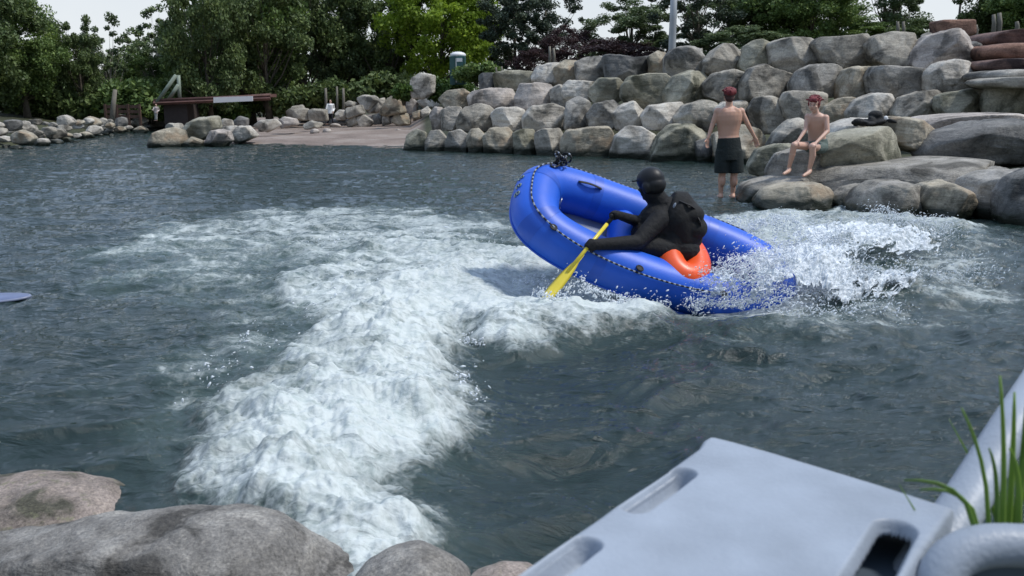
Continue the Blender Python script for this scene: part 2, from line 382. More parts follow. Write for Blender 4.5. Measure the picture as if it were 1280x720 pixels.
def smask(poly, soft, wob=.0, seed=0):
    d = sdf(x, y, poly)
    if wob: d = d+fbm(x*1.6, y*1.6, seed, 5, .6)*wob
    return 1-sstep(-soft, soft, d)
mD = smask(DENSE, .16, .38, 3); mD2 = smask(DENSE, .5, .2, 3); mM = smask(MED, .8, 1.4, 7); mL = smask(LACE, .5, 1.0, 8); mR = smask(RW, .35, .6, 11); mS = smask(RS, .8, 1.0, 12)
low = smask(LOW, .55)
far = np.clip((y-9)/14, 0, 1)
ca, sa = math.cos(R(14)), math.sin(R(14))
u = x*ca+y*sa; v = -x*sa+y*ca
wx = fbm(x*.5, y*.5, 21, 3)*1.0; wy = fbm(x*.5+9, y*.5, 22, 3)*1.0
r1 = ridge(u*.5+wx, v*1.15+wy, 31, 3, .4); r2 = ridge(u*1.3+wx*2, v*3.0+wy*2, 35, 3, .45); r3 = fbm(u*6+wx*3, v*11+wy*3, 41, 3)
lowf = sstep(.2, .8, low)
amp = .085+.05*lowf+.02*mM-.02*far
z = amp*r1*.55+(.024+.010*lowf-.004*far)*r2+.004*r3*(1-far)
rip = ridge(u*2.0+wx*3, v*6.0+wy*3, 131, 3, .55); rip2 = ridge((x*.94-y*.34)*1.7+wx*2, (x*.34+y*.94)*4.2+wy*2, 137, 3, .5)
patch = .35+.65*sstep(-.25, .35, fbm(x*.55, y*.8, 139, 2))
z = z+(.0085*rip+.0100*rip2)*patch*(1-.55*far)
chop = fbm(x*2.6+wx*2, y*4.2+wy*2, 51, 4, .6)
z = z+.03*chop*(1-far*.5)*(1+.7*mL+.9*mS)
z = z-.17*low*(1-.25*far)
# broad bulges of the current
z = z+.05*fbm(x*.45, y*.7, 61, 2)*(1-far)
for (qx, qy, rx_, ry_, hh_) in ((690,492,.75,.20,.085),(660,545,.7,.22,-.07),(850,455,1.2,.25,.05),(800,500,1.1,.22,-.05),(1000,470,1.2,.2,.05),(620,600,.5,.2,.05),(560,640,.6,.25,-.04),(1100,520,1.2,.16,.04)):
    c9 = on_z(qx, qy); a9 = R(-14); dx9 = (x-c9.x)*math.cos(a9)+(y-c9.y)*math.sin(a9); dy9 = -(x-c9.x)*math.sin(a9)+(y-c9.y)*math.cos(a9)
    z = z+np.exp(-((dx9/rx_)**2+(dy9/ry_)**2))*hh_*.5
# the breaking pile : soft heaps, seething finer towards its core
core = smask(CORE, .40, .7, 4)
bil = np.abs(perlin(x*1.5+wx, y*1.7+wy, 71))*.55+np.abs(perlin(x*3.4+wx, y*3.8, 72))*.33+np.abs(perlin(x*8+wx*2, y*9, 73))*.16+np.abs(perlin(x*18, y*20, 74))*.085+np.abs(perlin(x*38, y*41, 75))*.04
z = z+core*(.05+.17*bil)*(.6+.4*mD2)+mD*(.03+.09*bil)
z = z+mM*(.02+.07*bil)+mL*.04*bil
mound = np.exp(-(((x-on_z(1010,300).x)/1.9)**2+((y-(on_z(1010,300).y-.2))/.8)**2))
z = z+mound*.22+mR*(.02+.16*bil)+mS*.07*bil
# foam streaks drawn out along the eddies
su = x*math.cos(R(-20))+y*math.sin(R(-20)); sv = -x*math.sin(R(-20))+y*math.cos(R(-20))
w2x = fbm(x*.7, y*.7, 121, 3)*1.6; w2y = fbm(x*.7+5, y*.7, 122, 3)*1.6
lace = ridge(su*1.5+w2x*1.4, sv*3.6+w2y*1.6, 81, 5, .6); cl = fbm(x*.9+wx, y*1.5+wy, 82, 4, .55)
fine = ridge(x*6+w2x*2, y*8+w2y*2, 83, 4, .65)
tex = .55*lace+.25*fine+.45*cl
foam = core*(.60+.68*tex)+(mD*(1-core))*(.30+.88*tex)
foam = np.maximum(foam, mM*(.20+.85*tex)); foam = np.maximum(foam, mL*(-.02+.85*tex)); foam = np.maximum(foam, mR*(.42+.60*tex)); foam = np.maximum(foam, mS*(.02+.95*tex))
foam = np.maximum(foam, (r2*.5+lace*.3+cl*.4-.35)*.5*(1-far))
foam = np.clip(foam, 0, 1.2)
aer = np.clip(mD2*.75+mM*.7+mL*.45+mR*.6+mS*.3, 0, 1)*(.75+.4*cl)
# the water cannot stand above the raft's deck: press it down beneath the hull
RC = at_y(812, 312, 7.6)
hull = np.exp(-(((x-(RC.x+.10))/1.45)**4+((y-(RC.y-.20))/.85)**4))
z = z*(1-.80*hull)-.16*hull
def capd(ax, ay, bx, by): ex, ey = bx-ax, by-ay; t_ = np.clip(((x-ax)*ex+(y-ay)*ey)/(ex*ex+ey*ey), 0, 1); return np.hypot(x-ax-ex*t_, y-ay-ey*t_)
q1, q2, q3 = at_y(560,385,6.9), at_y(670,385,6.62), at_y(792,392,6.70)
dm_ = np.minimum(capd(q1.x, q1.y, q2.x, q2.y), capd(q2.x, q2.y, q3.x, q3.y))+.10*fbm(x*2.4, y*2.4, 151, 4, .6)
PM = np.exp(-(np.maximum(dm_, 0)/.30)**2.4)
z = z*(1-PM)+(.02+.16*bil+.02*fbm(x*3, y*3, 152, 3))*PM
foam = np.maximum(foam, PM*(.95+.25*tex)); aer = np.maximum(aer, PM*.8)
me = mesh_np('river', np.stack([x, y, z], -1), q)
for nm, arr in (('foam', foam), ('aerated', aer)):
    a = me.attributes.new(nm, 'FLOAT', 'POINT'); a.data.foreach_set('value', arr.astype(np.float32))
def river_height(px, py, Y0=None):
    pass
wm, nt, b = newmat('river_water'); L = nt.links
g = N(nt, 'ShaderNodeNewGeometry'); fa = N(nt, 'ShaderNodeAttribute', attribute_name='foam'); aa = N(nt, 'ShaderNodeAttribute', attribute_name='aerated')
mp = N(nt, 'ShaderNodeMapping'); mp.inputs['Scale'].default_value = (1, 1.6, 1); L.new(g.outputs['Position'], mp.inputs['Vector'])
fn = N(nt, 'ShaderNodeTexNoise', Scale=9, Detail=9, Roughness=.72, Distortion=.8); L.new(mp.outputs[0], fn.inputs['Vector'])
vf = N(nt, 'ShaderNodeTexVoronoi', Scale=26, feature='DISTANCE_TO_EDGE'); L.new(g.outputs['Position'], vf.inputs['Vector'])
s0 = N(nt, 'ShaderNodeMath', operation='SUBTRACT'); L.new(fn.outputs[0], s0.inputs[0]); s0.inputs[1].default_value = .5
s1 = N(nt, 'ShaderNodeMath', operation='MULTIPLY_ADD'); L.new(s0.outputs[0], s1.inputs[0]); s1.inputs[1].default_value = .8; L.new(fa.outputs['Fac'], s1.inputs[2])
s2 = N(nt, 'ShaderNodeMath', operation='MULTIPLY_ADD'); L.new(vf.outputs['Distance'], s2.inputs[0]); s2.inputs[1].default_value = -.30; L.new(s1.outputs[0], s2.inputs[2])
ff = ramp(nt, s2.outputs[0], [(.22, (0,0,0)), (.42, (.22,.22,.22)), (.62, (.62,.62,.62)), (.88, (1,1,1))])
ac = N(nt, 'ShaderNodeMix', data_type='RGBA'); L.new(aa.outputs['Fac'], ac.inputs['Factor']); ac.inputs['A'].default_value = (.014, .028, .025, 1); ac.inputs['B'].default_value = (.085, .13, .12, 1)
fc = ramp(nt, fn.outputs[0], [(.30, (.42, .49, .475)), (.55, (.60, .65, .64))])
mc = N(nt, 'ShaderNodeMix', data_type='RGBA'); L.new(ff, mc.inputs['Factor']); L.new(ac.outputs['Result'], mc.inputs['A']); L.new(fc, mc.inputs['B'])
L.new(mc.outputs['Result'], b.inputs['Base Color'])
rr = N(nt, 'ShaderNodeMapRange'); L.new(ff, rr.inputs[0]); rr.inputs['To Min'].default_value = .03; rr.inputs['To Max'].default_value = .8; L.new(rr.outputs[0], b.inputs['Roughness'])
b.inputs['IOR'].default_value = 1.33; b.inputs['Specular IOR Level'].default_value = .6
b.inputs['Subsurface Weight'].default_value = 0
mp2 = N(nt, 'ShaderNodeMapping'); mp2.inputs['Scale'].default_value = (1, 2.2, 1); mp2.inputs['Rotation'].default_value = (0, 0, R(-12)); L.new(g.outputs['Position'], mp2.inputs['Vector'])
wv = N(nt, 'ShaderNodeTexNoise', Scale=3.4, Detail=4, Roughness=.5, Distortion=1.0); L.new(mp2.outputs[0], wv.inputs['Vector'])
bp = N(nt, 'ShaderNodeBump', Strength=.8, Distance=.06); L.new(wv.outputs[0], bp.inputs['Height'])
bp2 = N(nt, 'ShaderNodeBump', Strength=.45, Distance=.03); L.new(fn.outputs[0], bp2.inputs['Height']); L.new(bp.outputs[0], bp2.inputs['Normal']); L.new(bp2.outputs[0], b.inputs['Normal'])
tag(link('water', me, wm), 'dark rippled river broken by a white foaming wave', kind='structure')
WZ = z
def wz(px_, py_):
    i = np.argmin((WX-px_)**2+(WY-py_)**2); return float(WZ[i])

# droplets and lace thrown up by the wave
def droplets(n, seed, fn_pos, rmin, rmax):
    rs = np.random.RandomState(seed); P = fn_pos(rs, n); r = rmin+(rmax-rmin)*rs.rand(n)**3
    v0, f0 = ico(1); v0 = np.array([tuple(v) for v in v0]); f0 = np.array(f0)
    st = np.stack([.8+.5*rs.rand(n), .8+.5*rs.rand(n), .8+.5*rs.rand(n)], -1); vel = np.stack([.8+.6*rs.randn(n), .3*rs.randn(n), .7+.7*rs.randn(n)], -1); vel /= np.linalg.norm(vel, axis=1)[:, None]
    L0 = v0[None]*st[:, None, :]; al = (L0*vel[:, None, :]).sum(-1, keepdims=True); L0 = L0+vel[:, None, :]*al*(rs.rand(n)**2*3.2)[:, None, None]
    V = P[:, None, :]+L0*r[:, None, None]
    Fs = f0[None]+(np.arange(n)*len(v0))[:, None, None]
    return V.reshape(-1, 3), Fs.reshape(-1, 3)
dm, nt, b = newmat('spray_water'); b.inputs['Base Color'].default_value = (.86, .91, .95, 1); b.inputs['Roughness'].default_value = .25; b.inputs['IOR'].default_value = 1.33
tm = N(nt, 'ShaderNodeBsdfTransparent'); ms_ = N(nt, 'ShaderNodeMixShader'); ms_.inputs[0].default_value = .75
nt.links.new(tm.outputs[0], ms_.inputs[1]); nt.links.new(b.outputs[0], ms_.inputs[2]); nt.links.new(ms_.outputs[0], [n for n in nt.nodes if n.type == 'OUTPUT_MATERIAL'][0].inputs[0])
def cloud(specs):
    def f(rs, n):
        w_ = np.array([s[-1] for s in specs], float); k = rs.choice(len(specs), n, p=w_/w_.sum()); P = np.zeros((n, 3))
        for i, s in enumerate(specs):
            m = k == i; c = np.array(at_y(s[0], s[1], s[2])); c2 = np.array(at_y(s[3], s[4], s[5])); t = rs.rand(m.sum())[:, None]
            sp_ = s[6]*rs.randn(m.sum(), 3)*[1, .8, .75]
            # streaks follow noise so that drops gather in strings
            P[m] = c*(1-t)+c2*t+sp_
        g_ = fbm(P[:, 0]*5+P[:, 1]*3, P[:, 2]*6, 91, 3)
        P[:, 2] += g_*.10; P[:, 0] += fbm(P[:, 2]*7, P[:, 0]*5, 92, 3)*.10
        return P
    return f
specs = [(862,376,6.8, 985,372,6.8,.06,4),(890,345,7.0, 990,325,7.3,.09,7),(940,330,7.5, 1060,300,8.3,.12,9),(1000,300,8.6,1130,285,9.6,.10,6),
         (1080,272,9.2,1200,290,9.4,.08,3),(1000,370,7.3,1090,350,7.6,.14,8),(1080,350,7.6,1240,345,7.8,.15,4),(900,290,8.2,1000,275,8.8,.06,5),
         (960,390,6.7,1120,395,6.8,.12,3),(1085,262,9.2,1180,282,9.3,.06,1.2)]
V1, F1 = droplets(26000, 5, cloud(specs), .0015, .0068)
specs2 = [(672,366,6.62,704,372,6.65,.035,2),(700,352,6.9,800,384,6.75,.05,5),(562,470,5.1,590,520,4.6,.05,5),(575,430,5.8,650,428,5.9,.05,4),(500,600,3.9,585,535,4.5,.05,4),(450,640,3.55,520,660,3.5,.06,3),(245,560,4.1,262,610,3.8,.05,3),
          (330,420,5.8,240,520,4.4,.08,2),(760,375,6.9,830,385,6.8,.05,4),(640,350,7.6,700,365,7.2,.05,3),(390,300,9.3,640,300,9.3,.08,2),(380,620,3.7,560,480,4.9,.12,3),(370,440,5.6,470,340,7.6,.15,2)]
V2, F2 = droplets(5200, 6, cloud(specs2), .002, .008)
tag(link('spray', mesh_np('spray', np.concatenate([V1, V2]), np.concatenate([F1, F2+len(V1)])), dm), 'white water droplets flung up around the raft and foam', kind='stuff')
# torn sheet of water breaking over the raft's stern
def splash_sheet(A, B, C, D, bulge, thr, seed, nu=420, nv=260):
    uu, vv = np.meshgrid(np.linspace(0, 1, nu), np.linspace(0, 1, nv))
    A, B, C, D = [np.array(p) for p in (A, B, C, D)]
    P = (A[None, None]*(1-uu)[..., None]+B*uu[..., None])*(1-vv)[..., None]+(D*(1-uu)[..., None]+C*uu[..., None])*vv[..., None]
    nrm = np.cross(B-A, D-A); nrm = nrm/np.linalg.norm(nrm); 
    if nrm[1] > 0: nrm = -nrm
    hh = bulge*np.sin(np.pi*uu)*np.sin(np.pi*np.clip(vv*1.0, 0, 1))+.09*fbm(uu*5, vv*4, seed, 5, .6)+.03*np.abs(perlin(uu*30, vv*18, seed+3))
    P = P+nrm*hh[..., None]; P[..., 2] += .05*fbm(uu*9, vv*5, seed+5, 4)
    ed = np.minimum(np.minimum(uu, 1-uu)*4, np.minimum(vv, 1-vv)*3.2); ed = np.clip(ed, 0, 1)
    nz = ridge(uu*8+2*fbm(uu*3, vv*3, seed+8), vv*5.5+2*fbm(uu*3, vv*3, seed+9), seed+7, 5, .62)
    keep = (nz*.75+ed*.75+.45*fbm(uu*3, vv*2, seed+2, 3)) > thr
    kc = keep[:-1, :-1] & keep[1:, 1:] & keep[:-1, 1:] & keep[1:, :-1]
    i = np.arange(nu*nv).reshape(nv, nu); q_ = np.stack([i[:-1, :-1], i[:-1, 1:], i[1:, 1:], i[1:, :-1]], -1)[kc]
    used = np.unique(q_); mp_ = np.full(nu*nv, -1); mp_[used] = np.arange(len(used))
    return P.reshape(-1, 3)[used], mp_[q_]
parts = [splash_sheet(at_y(850,382,6.72), at_y(1000,400,6.7), at_y(1010,310,7.1), at_y(880,340,6.9), .10, 1.02, 101),
         splash_sheet(at_y(930,360,6.95), at_y(1075,385,7.0), at_y(1085,300,8.0), at_y(905,318,7.7), .16, .66, 140),
         splash_sheet(at_y(960,330,7.7), at_y(1200,325,8.3), at_y(1190,285,9.3), at_y(950,274,8.8), .12, .84, 170),
         splash_sheet(at_y(990,400,6.9), at_y(1160,390,7.1), at_y(1180,330,8.0), at_y(1010,330,7.6), .08, 1.0, 190)]
o0 = 0; PV = []; PF = []
for pv, pf in parts: PV.append(pv); PF.append(pf+o0); o0 += len(pv)
sm, nt, b = newmat('sheet_water'); tc_ = N(nt, 'ShaderNodeNewGeometry'); n_ = N(nt, 'ShaderNodeTexNoise', Scale=16, Detail=7, Roughness=.7); nt.links.new(tc_.outputs['Position'], n_.inputs['Vector'])
nt.links.new(ramp(nt, n_.outputs[0], [(.35, (.60, .69, .76)), (.6, (.86, .90, .93))]), b.inputs['Base Color']); b.inputs['Roughness'].default_value = .3; b.inputs['IOR'].default_value = 1.33
tm = N(nt, 'ShaderNodeBsdfTransparent'); ms_ = N(nt, 'ShaderNodeMixShader')
nt.links.new(ramp(nt, n_.outputs[0], [(.34, (.25, .25, .25)), (.56, (.95, .95, .95))]), ms_.inputs[0]); nt.links.new(tm.outputs[0], ms_.inputs[1]); nt.links.new(b.outputs[0], ms_.inputs[2])
nt.links.new(ms_.outputs[0], [n for n in nt.nodes if n.type == 'OUTPUT_MATERIAL'][0].inputs[0])
bp = N(nt, 'ShaderNodeBump', Strength=.6, Distance=.03); nt.links.new(n_.outputs[0], bp.inputs['Height']); nt.links.new(bp.outputs[0], b.inputs['Normal'])
tag(link('splash', mesh_np('splash', np.concatenate(PV), np.concatenate(PF)), sm), 'torn sheet of white splash breaking over the stern of the blue raft', kind='stuff')

# ---------------------------------------------------------------- the stacked wall
def baseY(px): return float(np.interp(px, [480,540,700,880,960,1100,1280], [28.2,27.3,25.2,22.6,21.4,20.0,18.0]))
ORD = ['first','second','third','fourth','fifth','sixth','seventh','eighth','ninth','tenth','eleventh','twelfth','thirteenth','fourteenth','fifteenth','sixteenth','seventeenth','eighteenth','nineteenth','twentieth']
G1 = 'boulders of the stacked rock wall'
C1 = [ # waterline course
 ([(504,182),(508,168),(520,161),(533,165),(535,180),(531,193),(506,193)],'green','small leaning'),
 ([(531,178),(537,164),(550,162),(558,172),(558,193),(533,193)],'grey','dark squarish'),
 ([(556,178),(561,165),(575,162),(586,170),(589,194),(558,194)],'blue','low notched'),
 ([(583,172),(588,161),(598,160),(606,168),(609,194),(588,194)],'tan','narrow brown'),
 ([(604,170),(613,161),(635,160),(644,170),(643,188),(636,197),(608,195)],'tan','blocky cream'),
 ([(641,166),(655,161),(668,162),(673,185),(670,197),(643,197)],'green','upright mossy'),
 ([(668,166),(680,160),(700,160),(708,175),(705,198),(672,198)],'grey','flat-topped grey'),
 ([(702,180),(710,164),(735,160),(760,160),(767,170),(767,188),(760,200),(704,200)],'tan','wide two-toned'),
 ([(763,185),(769,170),(784,158),(800,158),(821,168),(820,187),(808,202),(764,201)],'pale','round pale-topped'),
 ([(811,190),(822,171),(840,157),(865,156),(883,166),(889,180),(886,205),(812,205)],'green','very large smooth olive'),
 ([(869,178),(893,170),(900,182),(899,208),(871,208)],'dark','short dark'),
 ([(892,168),(908,160),(928,157),(946,162),(958,172),(949,190),(934,206),(896,208)],'tan','pale-topped slanting'),
]
C2 = [
 ([(537,143),(543,134),(553,135),(552,162),(541,162)],'pink','narrow'),
 ([(551,138),(560,133),(577,134),(577,150),(570,162),(552,162)],'pale','smooth upright'),
 ([(571,150),(580,135),(600,130),(612,133),(619,142),(617,162),(590,164),(572,162)],'grey','domed'),
 ([(614,142),(622,135),(645,134),(656,138),(655,162),(618,163)],'pale','flat-topped two-toned'),
 ([(653,146),(664,133),(690,129),(706,135),(707,162),(656,163)],'pale','long dark-footed'),
 ([(705,142),(708,127),(722,121),(736,126),(742,138),(739,156),(720,163),(706,162)],'blue','tall rounded bluish'),
 ([(732,143),(744,130),(765,126),(776,133),(772,152),(762,163),(736,163)],'blue','round-shouldered'),
 ([(765,142),(775,133),(791,127),(805,138),(803,155),(790,163),(770,162)],'pale','five-sided light'),
 ([(802,145),(812,132),(835,129),(852,128),(855,137),(845,158),(830,162),(806,160)],'pale','chalky cracked'),
 ([(843,146),(855,132),(878,125),(892,127),(898,136),(894,152),(885,163),(845,160)],'grey','jagged layered'),
 ([(893,138),(905,128),(930,126),(939,133),(938,148),(922,155),(896,156)],'pale','half-hidden'),
 ([(936,136),(945,123),(965,121),(979,127),(980,150),(970,166),(948,166),(938,150)],'grey','bulging pitted'),
 ([(978,126),(984,115),(1010,114),(1033,117),(1034,140),(1012,152),(985,152),(979,140)],'grey','squared flat-topped'),
 ([(1024,146),(1030,133),(1050,123),(1067,122),(1069,140),(1060,152),(1040,160),(1026,154)],'tan','cream rounded'),
 ([(1060,140),(1070,125),(1090,117),(1110,118),(1123,128),(1117,141),(1090,150),(1063,152)],'pale','bright white-topped'),
 ([(1115,140),(1128,122),(1150,115),(1172,113),(1178,125),(1172,141),(1140,150),(1118,148)],'grey','ridged wedge'),
 ([(1173,120),(1185,116),(1220,111),(1237,117),(1236,136),(1222,143),(1178,144),(1172,135)],'green','long mossy flat'),
 ([(1234,127),(1240,109),(1255,102),(1290,99),(1305,130),(1288,145),(1238,144)],'green','broad mossy'),
]
C3 = [
 ([(548,124),(560,113),(580,111),(590,118),(589,130),(575,136),(558,134)],'tan','low brown'),
 ([(584,122),(592,114),(612,111),(640,111),(646,125),(645,138),(620,139),(588,134)],'pink','long smooth'),
 ([(643,122),(650,105),(668,104),(688,105),(697,116),(690,134),(665,138),(646,136)],'pink','cubic'),
 ([(687,112),(698,106),(714,108),(720,120),(712,134),(690,134)],'pale','small pale'),
 ([(702,110),(712,101),(728,101),(744,103),(744,114),(736,128),(720,130),(704,122)],'pale','flat white-faced'),
 ([(739,110),(750,98),(772,97),(782,106),(778,122),(765,130),(745,131),(737,120)],'green','chunky speckled'),
 ([(776,107),(788,96),(810,92),(830,93),(842,103),(834,116),(824,131),(806,139),(790,130),(777,122)],'green','huge egg-shaped olive'),
 ([(830,116),(843,96),(862,89),(880,91),(888,100),(887,120),(872,130),(845,132),(832,130)],'green','slanting olive'),
 ([(880,105),(893,92),(915,87),(931,92),(935,110),(927,124),(900,128),(883,120)],'grey','overhanging dark-bellied'),
 ([(928,102),(939,85),(955,80),(975,89),(993,97),(988,120),(975,125),(940,127),(929,122)],'grey','peaked five-sided'),
 ([(988,104),(999,88),(1015,81),(1040,80),(1056,89),(1051,105),(1045,120),(1000,120),(988,114)],'blue','smooth bluish'),
 ([(1046,102),(1055,87),(1070,83),(1088,85),(1087,108),(1082,121),(1060,125),(1047,122)],'tan','upright tan'),
 ([(1085,97),(1093,83),(1115,83),(1140,85),(1163,89),(1163,108),(1152,120),(1110,122),(1089,116)],'blue','wide notched bluish'),
 ([(1160,92),(1174,80),(1190,76),(1212,79),(1224,88),(1219,97),(1217,107),(1205,118),(1180,119),(1162,112)],'pale','chalk-white leaning'),
]
C4 = [
 ([(598,94),(604,91),(617,91),(619,100),(618,116),(600,117)],'dark','small upright dark'),
 ([(617,92),(632,88),(650,88),(668,90),(670,105),(645,112),(620,113)],'green','low grassy-topped'),
 ([(664,96),(670,84),(685,80),(701,79),(703,98),(692,108),(667,107)],'pale','smooth pale'),
 ([(692,86),(705,76),(722,76),(724,96),(712,106),(694,104)],'tan','tilted brown'),
 ([(719,78),(733,71),(752,71),(761,78),(760,97),(745,105),(722,104)],'blue','bluish cube'),
 ([(754,69),(768,69),(790,72),(812,70),(817,80),(815,96),(790,100),(775,104),(758,100)],'dark','long dark sagging'),
 ([(810,71),(822,64),(833,66),(836,90),(824,97),(811,95)],'tan','narrow cream-tipped'),
 ([(831,72),(839,62),(855,59),(875,60),(881,75),(879,94),(850,98),(838,104),(831,96)],'blue','large round bluish'),
 ([(876,77),(889,65),(904,56),(916,56),(925,65),(925,88),(905,94),(888,98),(877,90)],'grey','five-sided cracked'),
 ([(924,78),(931,58),(945,50),(965,53),(966,80),(952,88),(932,93),(924,84)],'green','lumpy lichen-spotted'),
 ([(963,54),(983,48),(1015,48),(1021,55),(1019,80),(1002,92),(975,92),(963,80)],'grey','broad flat-topped streaked'),
 ([(1016,54),(1025,47),(1050,47),(1078,43),(1087,52),(1082,80),(1062,88),(1038,88),(1024,74)],'grey','wide V-shaped'),
 ([(1080,57),(1093,46),(1115,41),(1140,43),(1146,52),(1142,75),(1134,86),(1105,86),(1088,76)],'grey','ledged dark-bellied'),
 ([(1136,80),(1145,60),(1160,45),(1188,38),(1204,42),(1212,60),(1208,80),(1190,86),(1170,92),(1148,90)],'pink','tallest pinkish'),
]
names = ['waterline','second','third','top']
look = {'green':'mossy olive','grey':'grey','blue':'blue-grey','tan':'tan','pale':'pale','pink':'pinkish','dark':'dark grey'}
def enlarge(P, k, dz):
    cx = sum(p[0] for p in P)/len(P); cy = sum(p[1] for p in P)/len(P)
    return [(cx+(a-cx)*k, cy+(b_-cy)*k+(dz if b_ > cy+4 else 0)) for a, b_ in P]
for ci, (crs, setb) in enumerate(zip((C1, C2, C3, C4), (0.6, 1.6, 2.6, 3.6))):
    for i, (P, m, lk) in enumerate(crs):
        mid = sum(p[0] for p in P)/len(P)
        words = lk if look[m].split()[-1] in lk else lk+' '+look[m]
        if ci > 0: where = 'from left in the %s course of the wall' % names[ci]
        else: where = 'from left along the waterline of the wall'
        rock(enlarge(P, 1.045, 9 if ci == 0 else 1), baseY(mid)+setb, m, '%s boulder, %s %s' % (words, ORD[i], where), seed=100*ci+i+1, depth=None, sub=5, p=3.8, cuts=7)
# ---------------------------------------------------------------- ledge rocks on the right
G2 = 'rocks of the ledge beside the seated boy'
LED = [
 ([(959,182),(968,165),(985,151),(1000,148),(1016,157),(1022,175),(1012,190),(963,192)],'grey',18.0,None,'pale domed boulder behind the lap of the seated boy'),
 ([(936,208),(948,187),(975,180),(998,182),(1004,200),(990,216),(942,218)],'green',15.3,.7,'low mossy boulder between the standing and the seated boy'),
 ([(960,215),(975,192),(1000,184),(1022,190),(1026,214),(1005,222),(962,222)],'slab',14.5,.6,'dark ribbed rock behind the shins of the seated boy'),
 ([(1003,205),(1008,183),(1036,169),(1062,162),(1110,158),(1122,165),(1131,196),(1112,206),(1050,210),(1010,211)],'green',14.7,.8,'flat-topped block the boy sits on, with a mossy front'),
 ([(1028,176),(1042,157),(1066,148),(1095,148),(1110,158),(1090,170),(1040,176)],'pale',16.6,.9,'tilted pale slab under the left end of the black clothes'),
 ([(1080,160),(1105,145),(1140,147),(1172,168),(1166,186),(1140,189),(1118,184)],'tan',16.0,.9,'rounded tan rock right of the flat-topped block the boy sits on'),
 ([(1145,196),(1158,178),(1175,165),(1215,152),(1265,150),(1310,152),(1320,202),(1200,204),(1160,202)],'dark',15.3,1.0,'huge dark slab with a rounded back near the right edge'),
 ([(1135,158),(1160,146),(1200,142),(1262,141),(1275,149),(1230,160),(1165,168)],'pink',17.4,1.4,'thin pale slab lying behind the huge dark slab'),
 ([(975,230),(1008,214),(1060,208),(1130,202),(1180,197),(1225,199),(1262,207),(1245,226),(1180,234),(1100,236),(1040,238),(990,238)],'slab',14.0,1.3,'long flat rippled ledge under the feet of the seated boy'),
 ([(920,252),(930,232),(965,221),(1005,220),(1010,240),(960,254)],'slab',14.2,.8,'low wet shelf right of the standing boy'),
 ([(943,252),(955,236),(985,229),(1020,228),(1040,237),(1045,254),(1022,266),(955,266)],'tan',13.1,.6,'smooth yellowish boulder in front of the ledge'),
 ([(1038,250),(1058,235),(1080,230),(1088,246),(1072,262),(1045,264)],'slab',13.0,.5,'small brown rock between the yellowish and the green-sided boulder'),
 ([(1065,256),(1077,238),(1095,226),(1125,225),(1152,232),(1156,256),(1137,278),(1100,278),(1070,272)],'slab',12.2,.7,'round wet boulder with a dark green left side'),
 ([(1146,247),(1157,231),(1180,227),(1200,234),(1211,250),(1203,272),(1172,284),(1148,270)],'tan',11.9,.65,'cleft brown boulder right of the round wet boulder'),
 ([(1203,242),(1214,222),(1240,211),(1272,211),(1290,240),(1286,285),(1230,284),(1206,266)],'blue',12.0,.7,'tall smooth bluish boulder by the right edge'),
 ([(1252,240),(1268,220),(1300,212),(1330,235),(1330,300),(1262,298),(1250,270)],'dark',11.2,.6,'nearly black wet boulder at the right edge'),
 ([(1220,226),(1228,214),(1250,208),(1262,214),(1258,226)],'slab',13.0,.4,'small flat stone on top of the ledge behind the bluish boulder'),
 ([(1180,244),(1192,236),(1210,240),(1214,252),(1190,254)],'slab',12.3,.3,'small stone wedged behind the cleft brown boulder'),
]
for i, (P, m, Y, D, lb) in enumerate(LED):
    rock(enlarge(P, 1.02, 1), Y, m, lb, depth=D, group=G2, seed=500+i, p=2.7, cuts=4, rough=1.1)
# ---------------------------------------------------------------- beach rocks
G3 = 'riprap rocks above the beach'
BE = [
 ([(445,123),(455,119),(468,120),(481,128),(472,139),(455,135)],'pale','flat pale rock, highest above the head of the beach walker'),
 ([(456,132),(466,126),(480,122),(481,130),(474,140),(460,139)],'pale','wedge-shaped light rock left of the big peaked rock'),
 ([(432,135),(452,131),(457,142),(435,147)],'grey','square grey block right of the beach walker'),
 ([(475,139),(484,124),(493,118),(503,127),(508,139),(480,143)],'tan','big peaked tan rock in the middle of the riprap'),
 ([(432,153),(444,144),(451,154),(436,158)],'grey','small round rock at the foot of the riprap right of the walker'),
 ([(446,147),(455,143),(469,152),(460,158),(450,157)],'pale','pale rock at the foot of the riprap below the wedge'),
 ([(465,144),(476,141),(479,152),(468,154)],'dark','dark little rock at the foot of the riprap'),
 ([(477,142),(486,143),(488,153),(478,155)],'pale','small bright rock right of the dark little rock'),
 ([(489,151),(497,139),(510,142),(514,153),(500,157)],'tan','domed tan rock on the sand'),
 ([(503,126),(514,120),(523,130),(519,141),(506,141)],'pink','pinkish rock below the tall standing stone'),
 ([(521,127),(530,119),(545,119),(549,131),(532,135)],'pale','flat whitish rock below the green bush'),
 ([(515,141),(526,137),(529,147),(517,149)],'tan','small brown stone by the end of the wall'),
 ([(526,138),(534,133),(540,140),(536,146),(528,146)],'pale','small angular stone touching the wall'),
 ([(358,139),(364,136),(385,136),(387,148),(360,149)],'grey','left block of the low grey ledge behind the beach walker'),
 ([(386,138),(392,136),(408,137),(410,149),(387,149)],'grey','right block of the low grey ledge behind the beach walker'),
 ([(419,142),(424,137),(432,138),(433,148),(421,148)],'pale','little pale stone beside the hip of the beach walker'),
 ([(430,129),(436,126),(447,128),(448,134),(432,134)],'grey','low grey stone above the square grey block'),
]
for i, (P, m, lb) in enumerate(BE):
    rock(enlarge(P, 1.05, 2), 45.5+(2.0 if P[0][1] < 133 else 0), m, lb, name='rock', cat='rock', group=G3, seed=700+i, sub=4, p=3.2, cuts=4)
